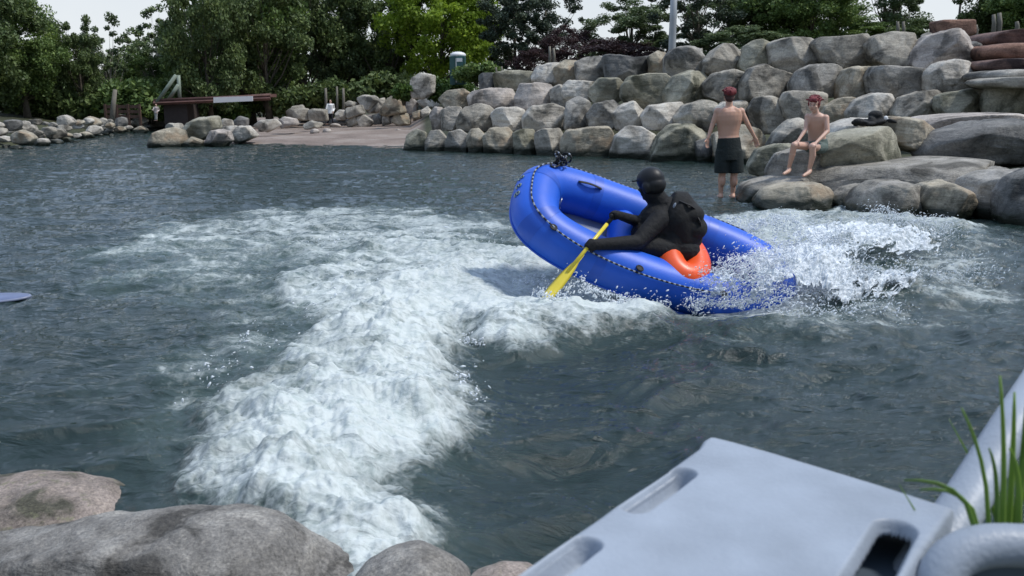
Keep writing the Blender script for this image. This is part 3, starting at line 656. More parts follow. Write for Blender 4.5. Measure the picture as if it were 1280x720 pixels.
rock([(512,118),(513,98),(523,92),(535,92),(545,94),(544,116),(530,124),(516,124)], 42.5, 'pale', 'tall pale standing stone beside the green bush', name='standing_stone', cat='standing stone', group=None, seed=744, sub=5, p=6, cuts=2, rough=.6, depth=.35)
BAR = [
 ([(186,180),(194,165),(215,160),(229,163),(234,176),(226,187),(192,187)],'tan',30.3,'pale brown boulder at the left tip of the gravel bar'),
 ([(225,172),(234,155),(250,147),(271,145),(274,160),(262,171),(250,175),(230,178)],'green',31.5,'biggest boulder of the gravel bar, light on top and dark below'),
 ([(228,180),(240,171),(253,176),(252,186),(230,186)],'tan',30.2,'low stone in front of the biggest boulder of the bar'),
 ([(256,178),(263,164),(274,162),(287,164),(291,176),(280,184),(258,184)],'pink',30.6,'pinkish block right of the biggest boulder of the bar'),
 ([(285,172),(298,158),(312,157),(322,170),(298,180)],'pale',32.2,'pale flat-sided stone on the sand of the bar'),
 ([(272,164),(280,158),(296,157),(298,164),(280,168)],'pale',33.5,'flat white stone behind the pinkish block of the bar'),
 ([(316,158),(326,150),(345,149),(352,156),(335,164)],'pale',37,'flat pale stone in the middle of the bar'),
 ([(345,152),(356,146),(370,148),(374,156),(352,160)],'pink',39,'low pinkish stone left of the beach walker'),
 ([(378,156),(390,151),(404,154),(400,160),(382,161)],'grey',41,'low slate-grey stone at the feet of the beach walker'),
 ([(272,156),(280,148),(290,150),(292,158)],'grey',36,'small stone behind the shoulder of the biggest boulder'),
 ([(292,152),(300,145),(310,148),(310,156),(294,157)],'dark',38,'dark stone below the white banner'),
 ([(204,160),(212,154),(226,154),(230,160),(215,164)],'grey',34,'grey stone behind the left tip boulder'),
 ([(360,144),(366,133),(378,131),(384,140),(378,146)],'grey',47,'leaning grey stone up on the bank beside the low ledge'),
]
for i, (P, m, Y, lb) in enumerate(BAR):
    rock(enlarge(P, 1.04, 1), Y, m, lb, name='rock', cat='rock', group='rocks of the gravel bar', seed=800+i, sub=5 if i < 5 else 4, p=3.0, cuts=5)
rs = random.Random(61)
for i in range(16):
    px_ = 262+i*16+rs.uniform(-5, 5); py_ = rs.uniform(150, 172)-max(0, (px_-330))*.03; wd = rs.uniform(7, 15); ht = wd*rs.uniform(.35, .6)
    Pq = [(px_+wd*.55*math.cos(a)*rs.uniform(.8, 1.1), py_-ht*.4+ht*.6*math.sin(a)) for a in [k*math.pi/4 for k in range(8)]]
    mm = rs.choice(['pale', 'tan', 'pink', 'grey']); ly = float(on_z(0, py_, .15).y)
    rock(Pq, ly, mm, 'small %s stone lying on the open sand of the bar, %s from left' % ({'pink':'pinkish'}.get(mm, mm), ORD[i]), name='stone', cat='stone', group='small stones scattered on the sand of the bar', seed=850+i, sub=3, p=2.6, cuts=3)
# left bank riprap
rs = random.Random(4)
cand = []
for r_ in range(4):
    xx = -30+rs.uniform(0, 8)
    while xx < 198:
        wd = rs.choice([rs.uniform(10, 16), rs.uniform(16, 30)])*(1.0-.0022*max(xx, 0))
        b0 = float(np.interp(xx, [-30,0,60,120,160,200], [192,188,182,173,166,161]))
        cand.append((xx+wd/2, b0-r_*float(np.interp(xx, [0,200], [9.5,4.8]))+rs.uniform(-2.5, 2.5), wd, wd*rs.uniform(.36, .66), r_)); xx += wd*rs.uniform(.8, .98)
LB = {'pale':'pale','grey':'grey','tan':'tan','blue':'bluish','dark':'dark','green':'lichen-green'}
rown = ['water edge row','second row up','third row up','highest row']
cnt = {}
for i, (cx_, by, wd, ht, r_) in enumerate(cand):
    P = [(cx_+wd*.55*math.cos(a)*rs.uniform(.85, 1.08), by-ht*.45+ht*.62*math.sin(a)*rs.uniform(.85, 1.1)) for a in [k*math.pi*2/8 for k in range(8)]]
    Y = float(on_z(0, by+r_*float(np.interp(cx_, [0,200], [9.5,4.8])), 0).y)+.4+r_*.9
    m = rs.choice(['pale','grey','pale','tan','grey','blue','green','dark'])
    cnt[r_] = cnt.get(r_, 0)+1
    rock(P, Y, m, '%s rock of the far left bank, %s from left in its %s' % (LB[m], ORD[min(cnt[r_]-1, 19)], rown[r_]), name='rock', cat='rock', group='riprap rocks of the far left bank', seed=900+i, sub=4, p=3.6, cuts=7)
# small filler stones behind the wall's crest
for i, (P, Y, m, lb) in enumerate([
  ([(866,62),(878,60),(879,70),(868,72)], 28.5, 'pale', 'small pale stone peeking between two top boulders right of the lamp post'),
  ([(921,62),(930,61),(931,76),(922,76)], 27.5, 'pale', 'narrow pale stone behind the gap left of the lumpy top boulder'),
  ([(941,53),(946,49),(952,50),(953,56),(942,57)], 27.0, 'tan', 'little stone perched on the lumpy top boulder'),
  ([(1143,52),(1150,47),(1153,60),(1145,62)], 23.8, 'tan', 'small stone in the gap left of the tallest pinkish boulder'),
  ([(1152,44),(1160,40),(1168,44),(1166,52),(1154,53)], 23.8, 'grey', 'small round stone behind the shoulder of the tallest pinkish boulder')]):
    rock(P, Y, m, lb, name='rock', cat='rock', group='small stones along the crest of the wall', seed=1000+i, sub=4, p=3)
# foreground boulders
G4 = 'boulders at the near water edge'
rock([(-190,655),(-80,618),(0,609),(70,604),(130,617),(165,640),(188,690),(160,790),(-190,800)], 3.3, 'nearp', 'pinkish speckled boulder in the lower left corner', depth=.36, group=G4, seed=1105, sub=6, p=3.0, cuts=1, rough=.7)
rock([(-260,802),(-160,727),(-40,696),(60,676),(150,662),(210,654),(285,649),(338,660),(395,692),(440,724),(470,787),(470,1022),(-260,1022)], 2.75, 'near', 'broad smooth grey boulder filling the lower left foreground', depth=.40, group=G4, seed=1102, sub=6, p=3.0, cuts=3, rough=.9)
rock([(420,756),(450,716),(480,702),(520,693),(556,706),(590,732),(600,876),(420,876)], 2.6, 'near', 'small rounded grey boulder at the bottom between the big boulder and the plastic chair', depth=.3, group=G4, seed=1103, sub=6, p=2.4, cuts=2, rough=.6)
rock([(570,760),(585,734),(620,720),(665,722),(700,750),(700,870),(580,870)], 2.45, 'nearp', 'brownish rock just left of the plastic chair', depth=.25, group=G4, seed=1104, sub=6, p=2.4, cuts=2, rough=.6)
# ---------------------------------------------------------------- foliage
def leafmat(name, c, var=.35, trans=.25):
    m, nt, b = newmat(name); L = nt.links; g = N(nt, 'ShaderNodeNewGeometry'); tc = N(nt, 'ShaderNodeTexCoord')
    n = N(nt, 'ShaderNodeTexNoise', Scale=.9, Detail=4); L.new(g.outputs['Position'], n.inputs['Vector'])
    a = N(nt, 'ShaderNodeMath', operation='MULTIPLY_ADD'); L.new(g.outputs['Random Per Island'], a.inputs[0]); a.inputs[1].default_value = .45
    sb = N(nt, 'ShaderNodeMath', operation='SUBTRACT'); L.new(n.outputs[0], sb.inputs[0]); sb.inputs[1].default_value = .22; L.new(sb.outputs[0], a.inputs[2])
    lo = tuple(x*(1-var) for x in c); hi = (c[0]*(1+var)*1.25, c[1]*(1+var)*1.1, c[2]*(1+var*.5))
    cr = ramp(nt, a.outputs[0], [(.2, lo), (.5, c), (.85, hi)]); L.new(cr, b.inputs['Base Color'])
    b.inputs['Roughness'].default_value = .55; b.inputs['Specular IOR Level'].default_value = .35
    t = N(nt, 'ShaderNodeBsdfTranslucent'); L.new(cr, t.inputs[0]); mx = N(nt, 'ShaderNodeMixShader'); mx.inputs[0].default_value = trans
    L.new(b.outputs[0], mx.inputs[1]); L.new(t.outputs[0], mx.inputs[2]); L.new(mx.outputs[0], [x for x in nt.nodes if x.type == 'OUTPUT_MATERIAL'][0].inputs[0])
    return m
LEAF = {'dark': leafmat('dark_leaves', (.105,.155,.055)), 'mid': leafmat('green_leaves', (.135,.21,.062)), 'bright': leafmat('bright_leaves', (.26,.38,.045), .3, .4),
        'grey': leafmat('grey_green_leaves', (.13,.185,.088)), 'spruce': leafmat('spruce_needles', (.058,.085,.055), .3, .1), 'purple': leafmat('purple_leaves', (.055,.032,.034), .3), 'lawn': leafmat('shrub_leaves', (.07,.13,.03))}
BARK = simple('bark', (.10,.085,.065), .9, .4, 5, .8, 20); BARKP = simple('pale_bark', (.24,.23,.19), .85, .35, 4, .6, 16)
def leaves(C, RADS, n, size, rs, flat=.75, elong=1.6):
    k = rs.randint(0, len(C), n); d = rs.randn(n, 3); d /= np.linalg.norm(d, axis=1)[:, None]
    r = RADS[k]*(rs.rand(n)**.45); P = C[k]+d*r[:, None]*[1, 1, flat]
    nrm = rs.randn(n, 3)+[0, 0, .7]+d*.4; nrm /= np.linalg.norm(nrm, axis=1)[:, None]
    a = np.cross(nrm, rs.randn(n, 3)); a /= np.linalg.norm(a, axis=1)[:, None]; b_ = np.cross(nrm, a)
    s = size*(.55+.9*rs.rand(n))[:, None]
    V = np.stack([P-a*s*elong*.5, P+b_*s*.5-a*s*.1, P+a*s*elong*.5, P-b_*s*.5-a*s*.1], 1)
    return V.reshape(-1, 3), np.arange(4*n).reshape(n, 4)
def broad(H, W_, n, seed, size=.15, trunk=.3, low=.22, clumps=80, cr=.75, fill=1.0, mat='dark', bark=BARK, lean=0.0):
    rs = np.random.RandomState(seed); C = []
    while len(C) < clumps:
        p = rs.rand(3)*2-1; rr = np.linalg.norm(p)
        if rr > 1 or rs.rand() > .25+.9*rr: continue
        z_ = H*low+(H*(1-low))*(p[2]+1)/2; wz_ = math.sqrt(max(0, 1-((p[2]+.15)/1.15)**2))
        C.append((p[0]*W_/2*fill, p[1]*W_/2*fill, z_))
    C = np.array(C); C[:, 0] += lean*C[:, 2]; RD = cr*(.55+.75*rs.rand(clumps))*W_/6
    V, Fq = leaves(C, RD, n, size, rs); cm = mesh_np('crown', V, Fq); cm.materials.append(LEAF[mat])
    t = MB(); top = H*.62
    pts = [Vector((lean*top*s_+.12*math.sin(3*s_+seed), .1*math.sin(4*s_+seed*2), top*s_)) for s_ in np.linspace(0, 1, 8)]
    t.tube(pts, [trunk*(1-.75*s_)*(1.25 if s_ == 0 else 1) for s_ in np.linspace(0, 1, 8)], 10)
    for i in rs.choice(clumps, min(26, clumps), replace=False):
        c = Vector(C[i]); s_ = min(.95, max(.25, (c.z-.25*H)/top*.7)); k = s_*7; a = pts[int(k)].lerp(pts[min(7, int(k)+1)], k-int(k))
        mid = a.lerp(c, .5)+Vector((0, 0, -.06*H*rs.rand())); r0 = trunk*.34*(1.1-s_)
        t.tube([a, a.lerp(mid, .5), mid, mid.lerp(c, .55), c], [r0, r0*.85, r0*.65, r0*.45, r0*.15], 6)
    me = bpy.data.meshes.new('trunk'); me.from_pydata(t.v, [], t.f); me.polygons.foreach_set('use_smooth', [True]*len(me.polygons)); me.materials.append(bark)
    return cm, me
def spruce(H, W_, n, seed, mat='spruce', gap=1.0):
    rs = np.random.RandomState(seed); C = []; RD = []; t = MB()
    t.tube([(0, 0, 0), (0, 0, H*.5), (0, 0, H)], [.2, .13, .02], 8)
    zz = H*.12
    while zz < H*.98:
        L_ = W_/2*(1-zz/H)**.8*(.75+.4*rs.rand()); nb = rs.randint(5, 8); a0 = rs.rand()*6
        for k in range(nb):
            a = a0+k*2*math.pi/nb+rs.rand()*.4; l2 = L_*(.7+.4*rs.rand()); e = (l2*math.cos(a), l2*math.sin(a), zz-.18*l2+.05*l2)
            t.tube([(0, 0, zz), (e[0]*.5, e[1]*.5, zz-.02), e], [.035, .025, .008], 5)
            for s_ in np.linspace(.25, 1, 5): C.append((e[0]*s_, e[1]*s_, zz+(e[2]-zz)*s_-.05)); RD.append(.14+.26*l2*(1-.6*s_)*.5)
        zz += H*.042*gap*(.8+.5*rs.rand())
    V, Fq = leaves(np.array(C), np.array(RD), n, .09, rs, .45, 2.6); cm = mesh_np('crown', V, Fq); cm.materials.append(LEAF[mat])
    me = bpy.data.meshes.new('trunk'); me.from_pydata(t.v, [], t.f); me.materials.append(BARK)
    return cm, me
KIND = {
 'A': (broad(10, 8, 34000, 1, .14, low=.10, cr=.8, mat='dark'), 10), 'B': (broad(10, 7, 34000, 2, .135, low=.08, cr=.78, clumps=110, mat='mid'), 10),
 'C': (broad(10, 6, 22000, 3, .135, cr=.7, clumps=60, low=.15, mat='dark'), 10), 'G': (broad(10, 7, 26000, 4, .13, low=.08, cr=.66, clumps=90, mat='grey'), 10),
 'sparse': (broad(10, 5, 3600, 5, .16, trunk=.2, cr=.5, clumps=46, low=.42, mat='grey', bark=BARKP, lean=.06), 10),
 'bright': (broad(10, 9, 40000, 6, .15, trunk=.28, cr=.66, clumps=130, low=.20, mat='bright'), 10),
 'spruce': (broad(10, 6, 30000, 7, .12, trunk=.2, cr=.50, clumps=120, low=.06, mat='spruce'), 10), 'pine': (broad(10, 6.5, 14000, 8, .12, trunk=.2, cr=.42, clumps=100, low=.10, mat='spruce'), 10), 'purple': (broad(10, 9, 15000, 9, .17, cr=.75, low=.12, mat='purple'), 10),
}
def tree(kind, px, topy, Y, wpx, label, cat='tree', group='trees behind the river bank', rot=0, base=None, nm='tree'):
    (cm, tm_), H0 = KIND[kind]; p = at_y(px, 124, Y); gz = float(terrain_z(np.array([p.x]), np.array([Y]))[0]) if base is None else base
    top = at_y(px, topy, Y).z; H = top-gz; W0 = {'A':8,'B':7,'C':6,'G':7,'sparse':5,'bright':9,'spruce':5,'pine':6,'purple':9}[kind]*1.12
    root = empty(nm, (p.x, Y, gz-.1), (0, 0, rot)); sw = wpx*Y/1108/W0; root.scale = (sw, sw, (H+.1)/H0*.97)
    for n_, d in (('crown', cm), ('trunk', tm_)):
        o = bpy.data.objects.new(n_, d); COL.objects.link(o); o.parent = root
    tag(root, label, cat, group); return root
T = [
 ('A',-25,-60,42,170,'dark broad tree cut by the left edge of the view',.3), ('B',30,-14,44,110,'tall olive-green tree rising above the left end of the far bank',1),
 ('A',76,22,47,90,'dark round-topped tree, second crown under the open sky from the left',2), ('C',104,12,46,56,'narrow pointed tree standing highest between two round dark crowns',.5),
 ('A',126,48,50,64,'low dark tree left of the leaning pale trunk',3), ('sparse',136,14,48,66,'thin tree with a pale leaning trunk and airy crown against the sky',0),
 ('B',172,62,52,84,'rounded green tree right of the pale leaning trunk',.7), ('sparse',205,2,53,80,'airy grey-green tree with sky showing through, left of the big dark trees',2.2),
 ('G',196,44,56,80,'grey-green tree behind the bridge brace',1.2), ('G',236,-8,54,70,'grey-green tree over the left end of the bridge',4), ('B',228,62,50,60,'small green tree beside the bridge brace',2.6),
 ('A',262,-60,47,110,'dark tree leaning over the bridge',5), ('B',312,-110,52,140,'huge dark green tree over the right end of the bridge',.1),
 ('C',336,-60,50,110,'dark tree with a bare lower trunk right of the white banner',1.4), ('A',382,-90,56,140,'massive dark tree behind the beach walker',2.4),
 ('G',428,-40,57,110,'dull green tree left of the bright green tree',.9), ('A',452,20,59,120,'low-hanging dark tree behind the riprap rocks',3.7), ('C',486,-50,56,100,'dark narrow tree touching the bright green tree',1.9),
 ('bright',552,-50,54,156,'bright yellow-green tree above the portable toilet',.4), ('C',614,-60,56,70,'dark tree just right of the bright green tree',2.9),
 ('spruce',642,-50,47,84,'tall spruce nearest to the bright green tree',.3), ('pine',683,-44,49,96,'gappy spruce with sky showing between its branches',1.3), ('purple',664,58,42,60,'low dark purple tree below the spruces',.2),
 ('purple',708,30,44,70,'purple-leaved tree with thin twin trunks behind the wall',2.2), ('G',786,-6,44,120,'round dark tree left of the lamp post',1.6), ('purple',770,46,41,130,'wide purple-leaved tree behind the long sagging boulder',3.0),
 ('pine',868,-90,40,120,'ragged conifer right of the lamp post',.5), ('G',905,-30,43,110,'grey-green tree with small sky gaps above the five-sided boulder',2), ('B',962,-60,42,120,'full green tree above the lumpy boulder',4.1),
 ('C',842,30,44,60,'low dark tree seen behind the lamp post',1.1), ('G',925,30,38,120,'low bushy tree right behind the top course of the wall',.2), ('B',1010,-60,40,120,'green tree with forked dark trunk above the broad flat-topped boulder',.6),
 ('B',1062,20,42,110,'bushy green tree behind the V-shaped boulder',2.7), ('G',1096,-60,44,110,'tall green tree left of the small patch of sky',1.8), ('A',1140,22,40,100,'low dark tree behind the stone plinth',.8),
 ('A',1238,-70,38,110,'dark tree above the red sandstone steps',2.0), ('B',1290,-60,36,120,'dark green tree at the right edge of the view',3.1), ('A',1200,18,46,70,'dark tree below the small patch of sky',1.0), ('A',1262,10,40,90,'low dark crown above the pale posts',4.4)]
for k, px, ty, Y, wp, lb, rt in T: tree(k, px, ty, Y, wp, lb, rot=rt, nm='spruce_tree' if k in ('spruce', 'pine') else 'tree')
# undergrowth : individually visible shrubs
def shrub(px, by, ty, Y, wpx, mat, label, seed, size=.1, n=3500):
    rs = np.random.RandomState(seed); b0 = at_y(px, by, Y); t0 = at_y(px, ty, Y); W_ = wpx*Y/1108; H = t0.z-b0.z
    C = np.stack([(rs.rand(22)-.5)*W_*.85, (rs.rand(22)-.5)*W_*.6, H*(.12+.62*rs.rand(22))], -1); V, Fq = leaves(C, np.full(22, .24*min(W_, 2.2*H)), n, size, rs, .8, 2.0)
    root = empty('shrub', b0); o = link('foliage', mesh_np('foliage', V, Fq), LEAF[mat], root, False)
    t = MB()
    for i in range(10): t.tube([(C[i][0]*.2, C[i][1]*.2, -.3), (C[i][0]*.5, C[i][1]*.5, C[i][2]*.5), tuple(C[i])], [.03, .02, .006], 5)
    t.build('stem', BARK, root); tag(root, label, 'shrub', 'shrubs along the banks'); return root
shrub(560, 122, 94, 43.6, 50, 'lawn', 'bright green bush beside the tall pale standing stone', 1, .09, 9000)
shrub(506, 124, 104, 42.5, 26, 'lawn', 'small green bush left of the tall pale standing stone', 2, .09)
shrub(600, 100, 78, 42, 60, 'mid', 'dull green shrub right of the portable toilet', 3)
shrub(328, 140, 116, 52, 46, 'mid', 'yellowish green shrub under the right end of the bridge', 12)
shrub(293, 152, 130, 49, 30, 'lawn', 'small yellow-green shrub right below the white banner', 4)
for i, (px, by, ty, wp, lb) in enumerate([(20,150,100,90,'dark shrub at the left edge behind the riprap'),(75,152,108,80,'dark shrub with overhanging branches left of the brown fence'),(118,154,112,60,'dark shrub just left of the brown fence'),
     (165,146,96,70,'green shrub above the brown fence'),(188,148,112,40,'green shrub left of the person by the bridge'),(255,150,128,70,'dark shrub under the middle of the bridge'),(380,142,108,90,'dark thicket left of the beach walker'),(440,132,100,90,'dark thicket above the riprap rocks'),(490,122,92,60,'dark thicket behind the peaked rock')]):
    shrub(px, by, ty, 50 if i > 4 else 46, wp, 'mid' if i in (3, 4) else 'dark', lb, 20+i, .14, 4200)
# far wood: reads as one mass
rs = np.random.RandomState(77); n = 420; xs = np.linspace(-75, 75, n)+rs.randn(n)*.5; ys = 76+rs.randn(n)*3
Cc = np.stack([xs, ys, 1.2+rs.rand(n)*(3.0+1.3*np.sin(xs*.4)+.8*np.sin(xs*1.1))], -1)
V, Fq = leaves(Cc, np.full(n, 1.1), 60000, .26, rs)
tag(link('far_wood', mesh_np('far_wood', V, Fq), LEAF['grey'], None, False), 'distant wood closing the view behind the park trees', kind='stuff')

# ---------------------------------------------------------------- bridge, banner, booth, posts
RUST = simple('rusty_steel', (.12,.06,.05), .7, .25, 3); DARKC = simple('dark_brown_panel', (.045,.035,.032), .8); STEEL = simple('galvanised_steel', (.42,.44,.45), .45, .08, 3, metal=.3)
WHITE = simple('white_panel', (.82,.82,.82), .5, .03)
BY = 44
br = empty('footbridge', at_y(262, 127, BY)); o0 = br.location.copy()
def bl(px, py, dy=0): return at_y(px, py, BY+dy)-o0
m = MB(); a, c = bl(192, 129), bl(338, 122.6)
m.tube([a, c], .10, 4, flat=1.0); m.build('girder', RUST, br, False)
m = MB(); a2, c2 = bl(196, 127, 2), bl(338, 118, 1.2); m.tube([bl(196,125.5), bl(338,119)], .06, 6); m.tube([a2, c2], .06, 6)
for t_ in np.linspace(0, 1, 19): m.tube([a.lerp(c, t_), bl(196,125.5).lerp(bl(338,119), t_)], .035, 5)
m.build('railing', RUST, br)
m = MB(); m.add([a+Vector((0,0,.05)), c+Vector((0,0,.05)), c+Vector((0,1.2,.05)), a+Vector((0,1.2,.05)), a+Vector((0,0,.2)), c+Vector((0,0,.2)), c+Vector((0,1.2,.2)), a+Vector((0,1.2,.2))], [(0,3,2,1),(4,5,6,7),(0,1,5,4),(1,2,6,5),(2,3,7,6),(3,0,4,7)])
m.build('deck', RUST, br, False)
m = MB(); p0, p1 = bl(201,130), bl(232,148); m.box((p0.x, .3, p1.z-.6), (p1.x, 2.0, p0.z-.02)); m.build('abutment', DARKC, br, False)
for i, (q0, q1) in enumerate([((196,128),(220,94)), ((211,124),(223,106)), ((225,128),(223,94))]):
    m = MB(); m.tube([bl(*q0, .4*i), bl(*q1, .4*i)], .09, 6); m.build('brace', simple('painted_brace', (.22,.27,.22), .6), br)
tag(br, 'low rusty footbridge with slanting green-grey braces behind the gravel bar', 'bridge')
m = MB(); p = [at_y(*q, 43.6) for q in [(267,121.5),(316,120),(316,126.3),(267,128.5)]]; c0 = sum(p, Vector())/4
m.add([v-c0+Vector((0, -.03, 0)) for v in p]+[v-c0+Vector((0, .03, 0)) for v in p], [(0,1,2,3),(7,6,5,4),(0,4,5,1),(1,5,6,2),(2,6,7,3),(3,7,4,0)])
o = m.build('banner', WHITE, None, False); o.location = c0; tag(o, 'long white banner hanging on the side of the footbridge', 'banner')
# portable toilet
TY = 43; tp = at_y(573, 106, TY); GR = simple('teal_plastic', (.035,.10,.10), .5, .15, 2); pt = empty('portable_toilet', tp); s_ = TY/1108
m = MB(); hw = 9*s_; m.box((-hw, -hw, 0), (hw, hw, 34*s_)); o = m.build('cabin', GR, pt, False); bv = o.modifiers.new('b', 'BEVEL'); bv.width = .03
m = MB(); m.box((-hw+.26, -hw-.03, .1), (hw-.10, -hw-.003, 33*s_)); d_ = m.build('door', simple('teal_door', (.05,.14,.14), .5), pt, False)
m = MB(); m.box((-.06, -hw-.05, 27*s_), (.22, -hw-.033, 31*s_)); m.build('notice', WHITE, d_, False)
m = MB(); m.box((-hw-.02, -hw-.06, 0), (-hw+.22, -hw-.02, 33*s_)); m.build('corner_post', GR, pt, False)
m = MB(); m.box((-hw+.25, -hw-.06, .1), (-hw+.31, -hw-.02, 31*s_)); m.build('door_frame', simple('pale_trim', (.45,.5,.5), .5), pt, False)
m = MB(); m.ell((0, 0, 35*s_), (hw*1.08, hw*1.08, .16), n=24, h=8); m.build('roof', WHITE, pt)
tag(pt, 'dark teal portable toilet with a white roof under the bright green tree', 'portable toilet')
# lamp post
LY = 31; lp = at_y(840, 62, LY); ptop = at_y(841, -40, LY); h_ = ptop.z-lp.z; lpe = empty('lamp_post', (lp.x, LY, lp.z-.4))
MB().tube([(0,0,0),(0,0,.3),(0,0,h_*.5),(0,0,h_+.6)], [.15,.13,.12,.10], 16).build('pole', STEEL, lpe)
MB().tube([(0,0,h_+.5),(.3,0,h_+.7),(1.1,0,h_+.75)], [.05,.045,.04], 10).build('arm', STEEL, lpe); MB().ell((1.35,0,h_+.72),(.36,.16,.09)).build('lamp_head', STEEL, lpe)
MB().box((-.18,-.18,-.05),(.18,.18,.05)).build('base_plate', STEEL, lpe, False)
tag(lpe, 'straight grey steel lamp post rising behind the large round boulder', 'lamp post')
# pale posts behind the wall
WOODP = simple('weathered_post', (.19,.175,.145), .85, .2, 6)
for i, (px, y0, y1, Y, r_, lb) in enumerate([(687,80,58,38,.06,'left post of the thin pale pair behind the bluish cube boulder'),(692,80,60,38,.06,'right post of the thin pale pair behind the bluish cube boulder'),
   (1122,46,27,36,.07,'thin pale post above the ledged boulder, left one'),(1129,46,27,36,.07,'thin pale post above the ledged boulder, right one'),(1242,40,18,30,.07,'pale post above the red steps, left of the close pair'),(1249,40,16,30,.08,'pale post above the red steps, right of the close pair'),(1271,38,27,30,.07,'short pale post above the red steps near the right edge'),(1220,44,31,30,.06,'short thin post right of the stone plinth'),
   (138,152,112,43,.12,'pale leaning snag trunk standing beside the brown fence'),(407,136,110,47,.07,'slim pale trunk left of the close pair behind the walker'),(421,136,108,47,.06,'slim pale trunk right above the head of the walker'),(429,136,110,47,.07,'slim pale trunk right of the walker'),(620,96,84,38,.04,'tiny pale stake at the left end of the top course'),(627,96,83,38,.04,'tiny pale stake a little right of its twin at the top course')]):
    b0 = at_y(px, y0, Y); t0 = at_y(px+(6 if px == 138 else 0), y1, Y); t0.y = Y
    m = MB(); m.tube([Vector((0,0,-.5)), (t0-b0)*.5+Vector((.02,0,0)), t0-b0], [r_*1.1, r_, r_*.8], 8)
    o = m.build('post', WOODP); o.location = b0; tag(o, lb, 'post', 'pale posts and snags behind the banks')
# utility pole
up = at_y(1197, 40, 90); o = MB().tube([(0,0,-2),(0,0,4.0)], [.14,.1], 8).tube([(-1.0,0,3.3),(1.0,0,3.3)], .08, 6).build('utility_pole', simple('tarred_wood', (.06,.05,.045), .9)); o.location = up
tag(o, 'dark utility pole with a crossarm against the small patch of sky', 'utility pole')
# brown fence on the left bank
fy = 44; f0 = at_y(133, 152, fy); fe = empty('fence', f0); s_ = fy/1108
FW = simple('brown_boards', (.10,.06,.045), .85, .3, 6)
for k in range(4): MB().box((k*14*s_-.05, -.06, -.2), (k*14*s_+.05, .06, 21*s_)).build('post', FW, fe, False)
for zz in (6, 12, 18): MB().box((0, -.02, (zz-2)*s_), (42*s_, .02, (zz+2)*s_)).build('rail', FW, fe, False)
tag(fe, 'low brown board fence beside the pale leaning trunk on the left bank', 'fence')
# stone plinth and sandstone steps on the upper right
rock([(1168,26),(1212,25),(1213,44),(1200,48),(1170,46)], 26.5, 'red', 'brown square stone plinth behind the tallest pinkish boulder', depth=.5, name='stone_plinth', cat='plinth', group=None, seed=1201, sub=5, p=7, cuts=0, rough=.35)
G5 = 'sandstone steps climbing from the ledge'
def slab(P, Y, mat, lb, sd, dp):
    rock(P, Y, mat, lb, depth=dp, name='stone_step', cat='step', group=G5, seed=sd, sub=5, p=6, cuts=1, rough=.5)
slab([(1224,44),(1240,40),(1340,36),(1340,58),(1222,59)], 23.5, 'rust', 'topmost dark brown sandstone step', 1210, 1.2)
slab([(1208,60),(1225,57),(1340,53),(1340,76),(1212,78)], 22.3, 'red', 'orange-red sandstone step, second from the top', 1211, 1.2)
slab([(1214,76),(1340,72),(1340,88),(1216,90)], 21.3, 'rust', 'dark step with a pale front edge below the orange-red one', 1212, 1.1)
slab([(1220,89),(1340,85),(1340,99),(1222,104)], 20.4, 'blue', 'blue-grey step second from the bottom', 1213, 1.0)
slab([(1222,99),(1245,97),(1340,98),(1340,112),(1226,110)], 19.6, 'grey', 'lowest grey step just above the broad mossy boulder', 1214, 1.0)
slab([(1200,56),(1212,52),(1222,56),(1222,70),(1205,72)], 22.8, 'dark', 'small dark stone left of the top sandstone steps', 1215, .4)
# ---------------------------------------------------------------- body builder
def remesh(mb, name, mat, parent, vox=.012, smooth=3, matfn=None):
    o = mb.build(name, None, None, True, merge=False)
    md = o.modifiers.new('r', 'REMESH'); md.mode = 'VOXEL'; md.voxel_size = vox; md.use_smooth_shade = True
    ms = o.modifiers.new('s', 'SMOOTH'); ms.iterations = smooth; ms.factor = .5
    dg = bpy.context.evaluated_depsgraph_get(); me = bpy.data.meshes.new_from_object(o.evaluated_get(dg)); me.name = name
    bpy.data.objects.remove(o)
    me.materials.clear()
    mats = mat if isinstance(mat, (list, tuple)) else [mat]
    o = bpy.data.objects.new(name, me); COL.objects.link(o)
    for m_ in mats: me.materials.append(m_)
    me.polygons.foreach_set('use_smooth', [True]*len(me.polygons))
    if matfn: me.polygons.foreach_set('material_index', [matfn(p.center) for p in me.polygons])
    if parent:
        o.parent = parent
    return o
def limb(mb, pts, rads, n=12, flat=1.0, upv=(0,0,1)):
    """tapered limb with rounded ends and joints"""
    P = [Vector(p) for p in pts]; pp = []; rr = []
    for i in range(len(P)-1):
        for t_ in (0, .25, .5, .75): pp.append(P[i].lerp(P[i+1], t_)); rr.append(rads[i]*(1-t_)+rads[i+1]*t_)
    pp.append(P[-1]); rr.append(rads[-1]); mb.tube(pp, rr, n, flat=flat, upv=upv)
    for p_, r_ in zip(P, rads): mb.ell(p_, (r_, r_, r_), n=12, h=8)
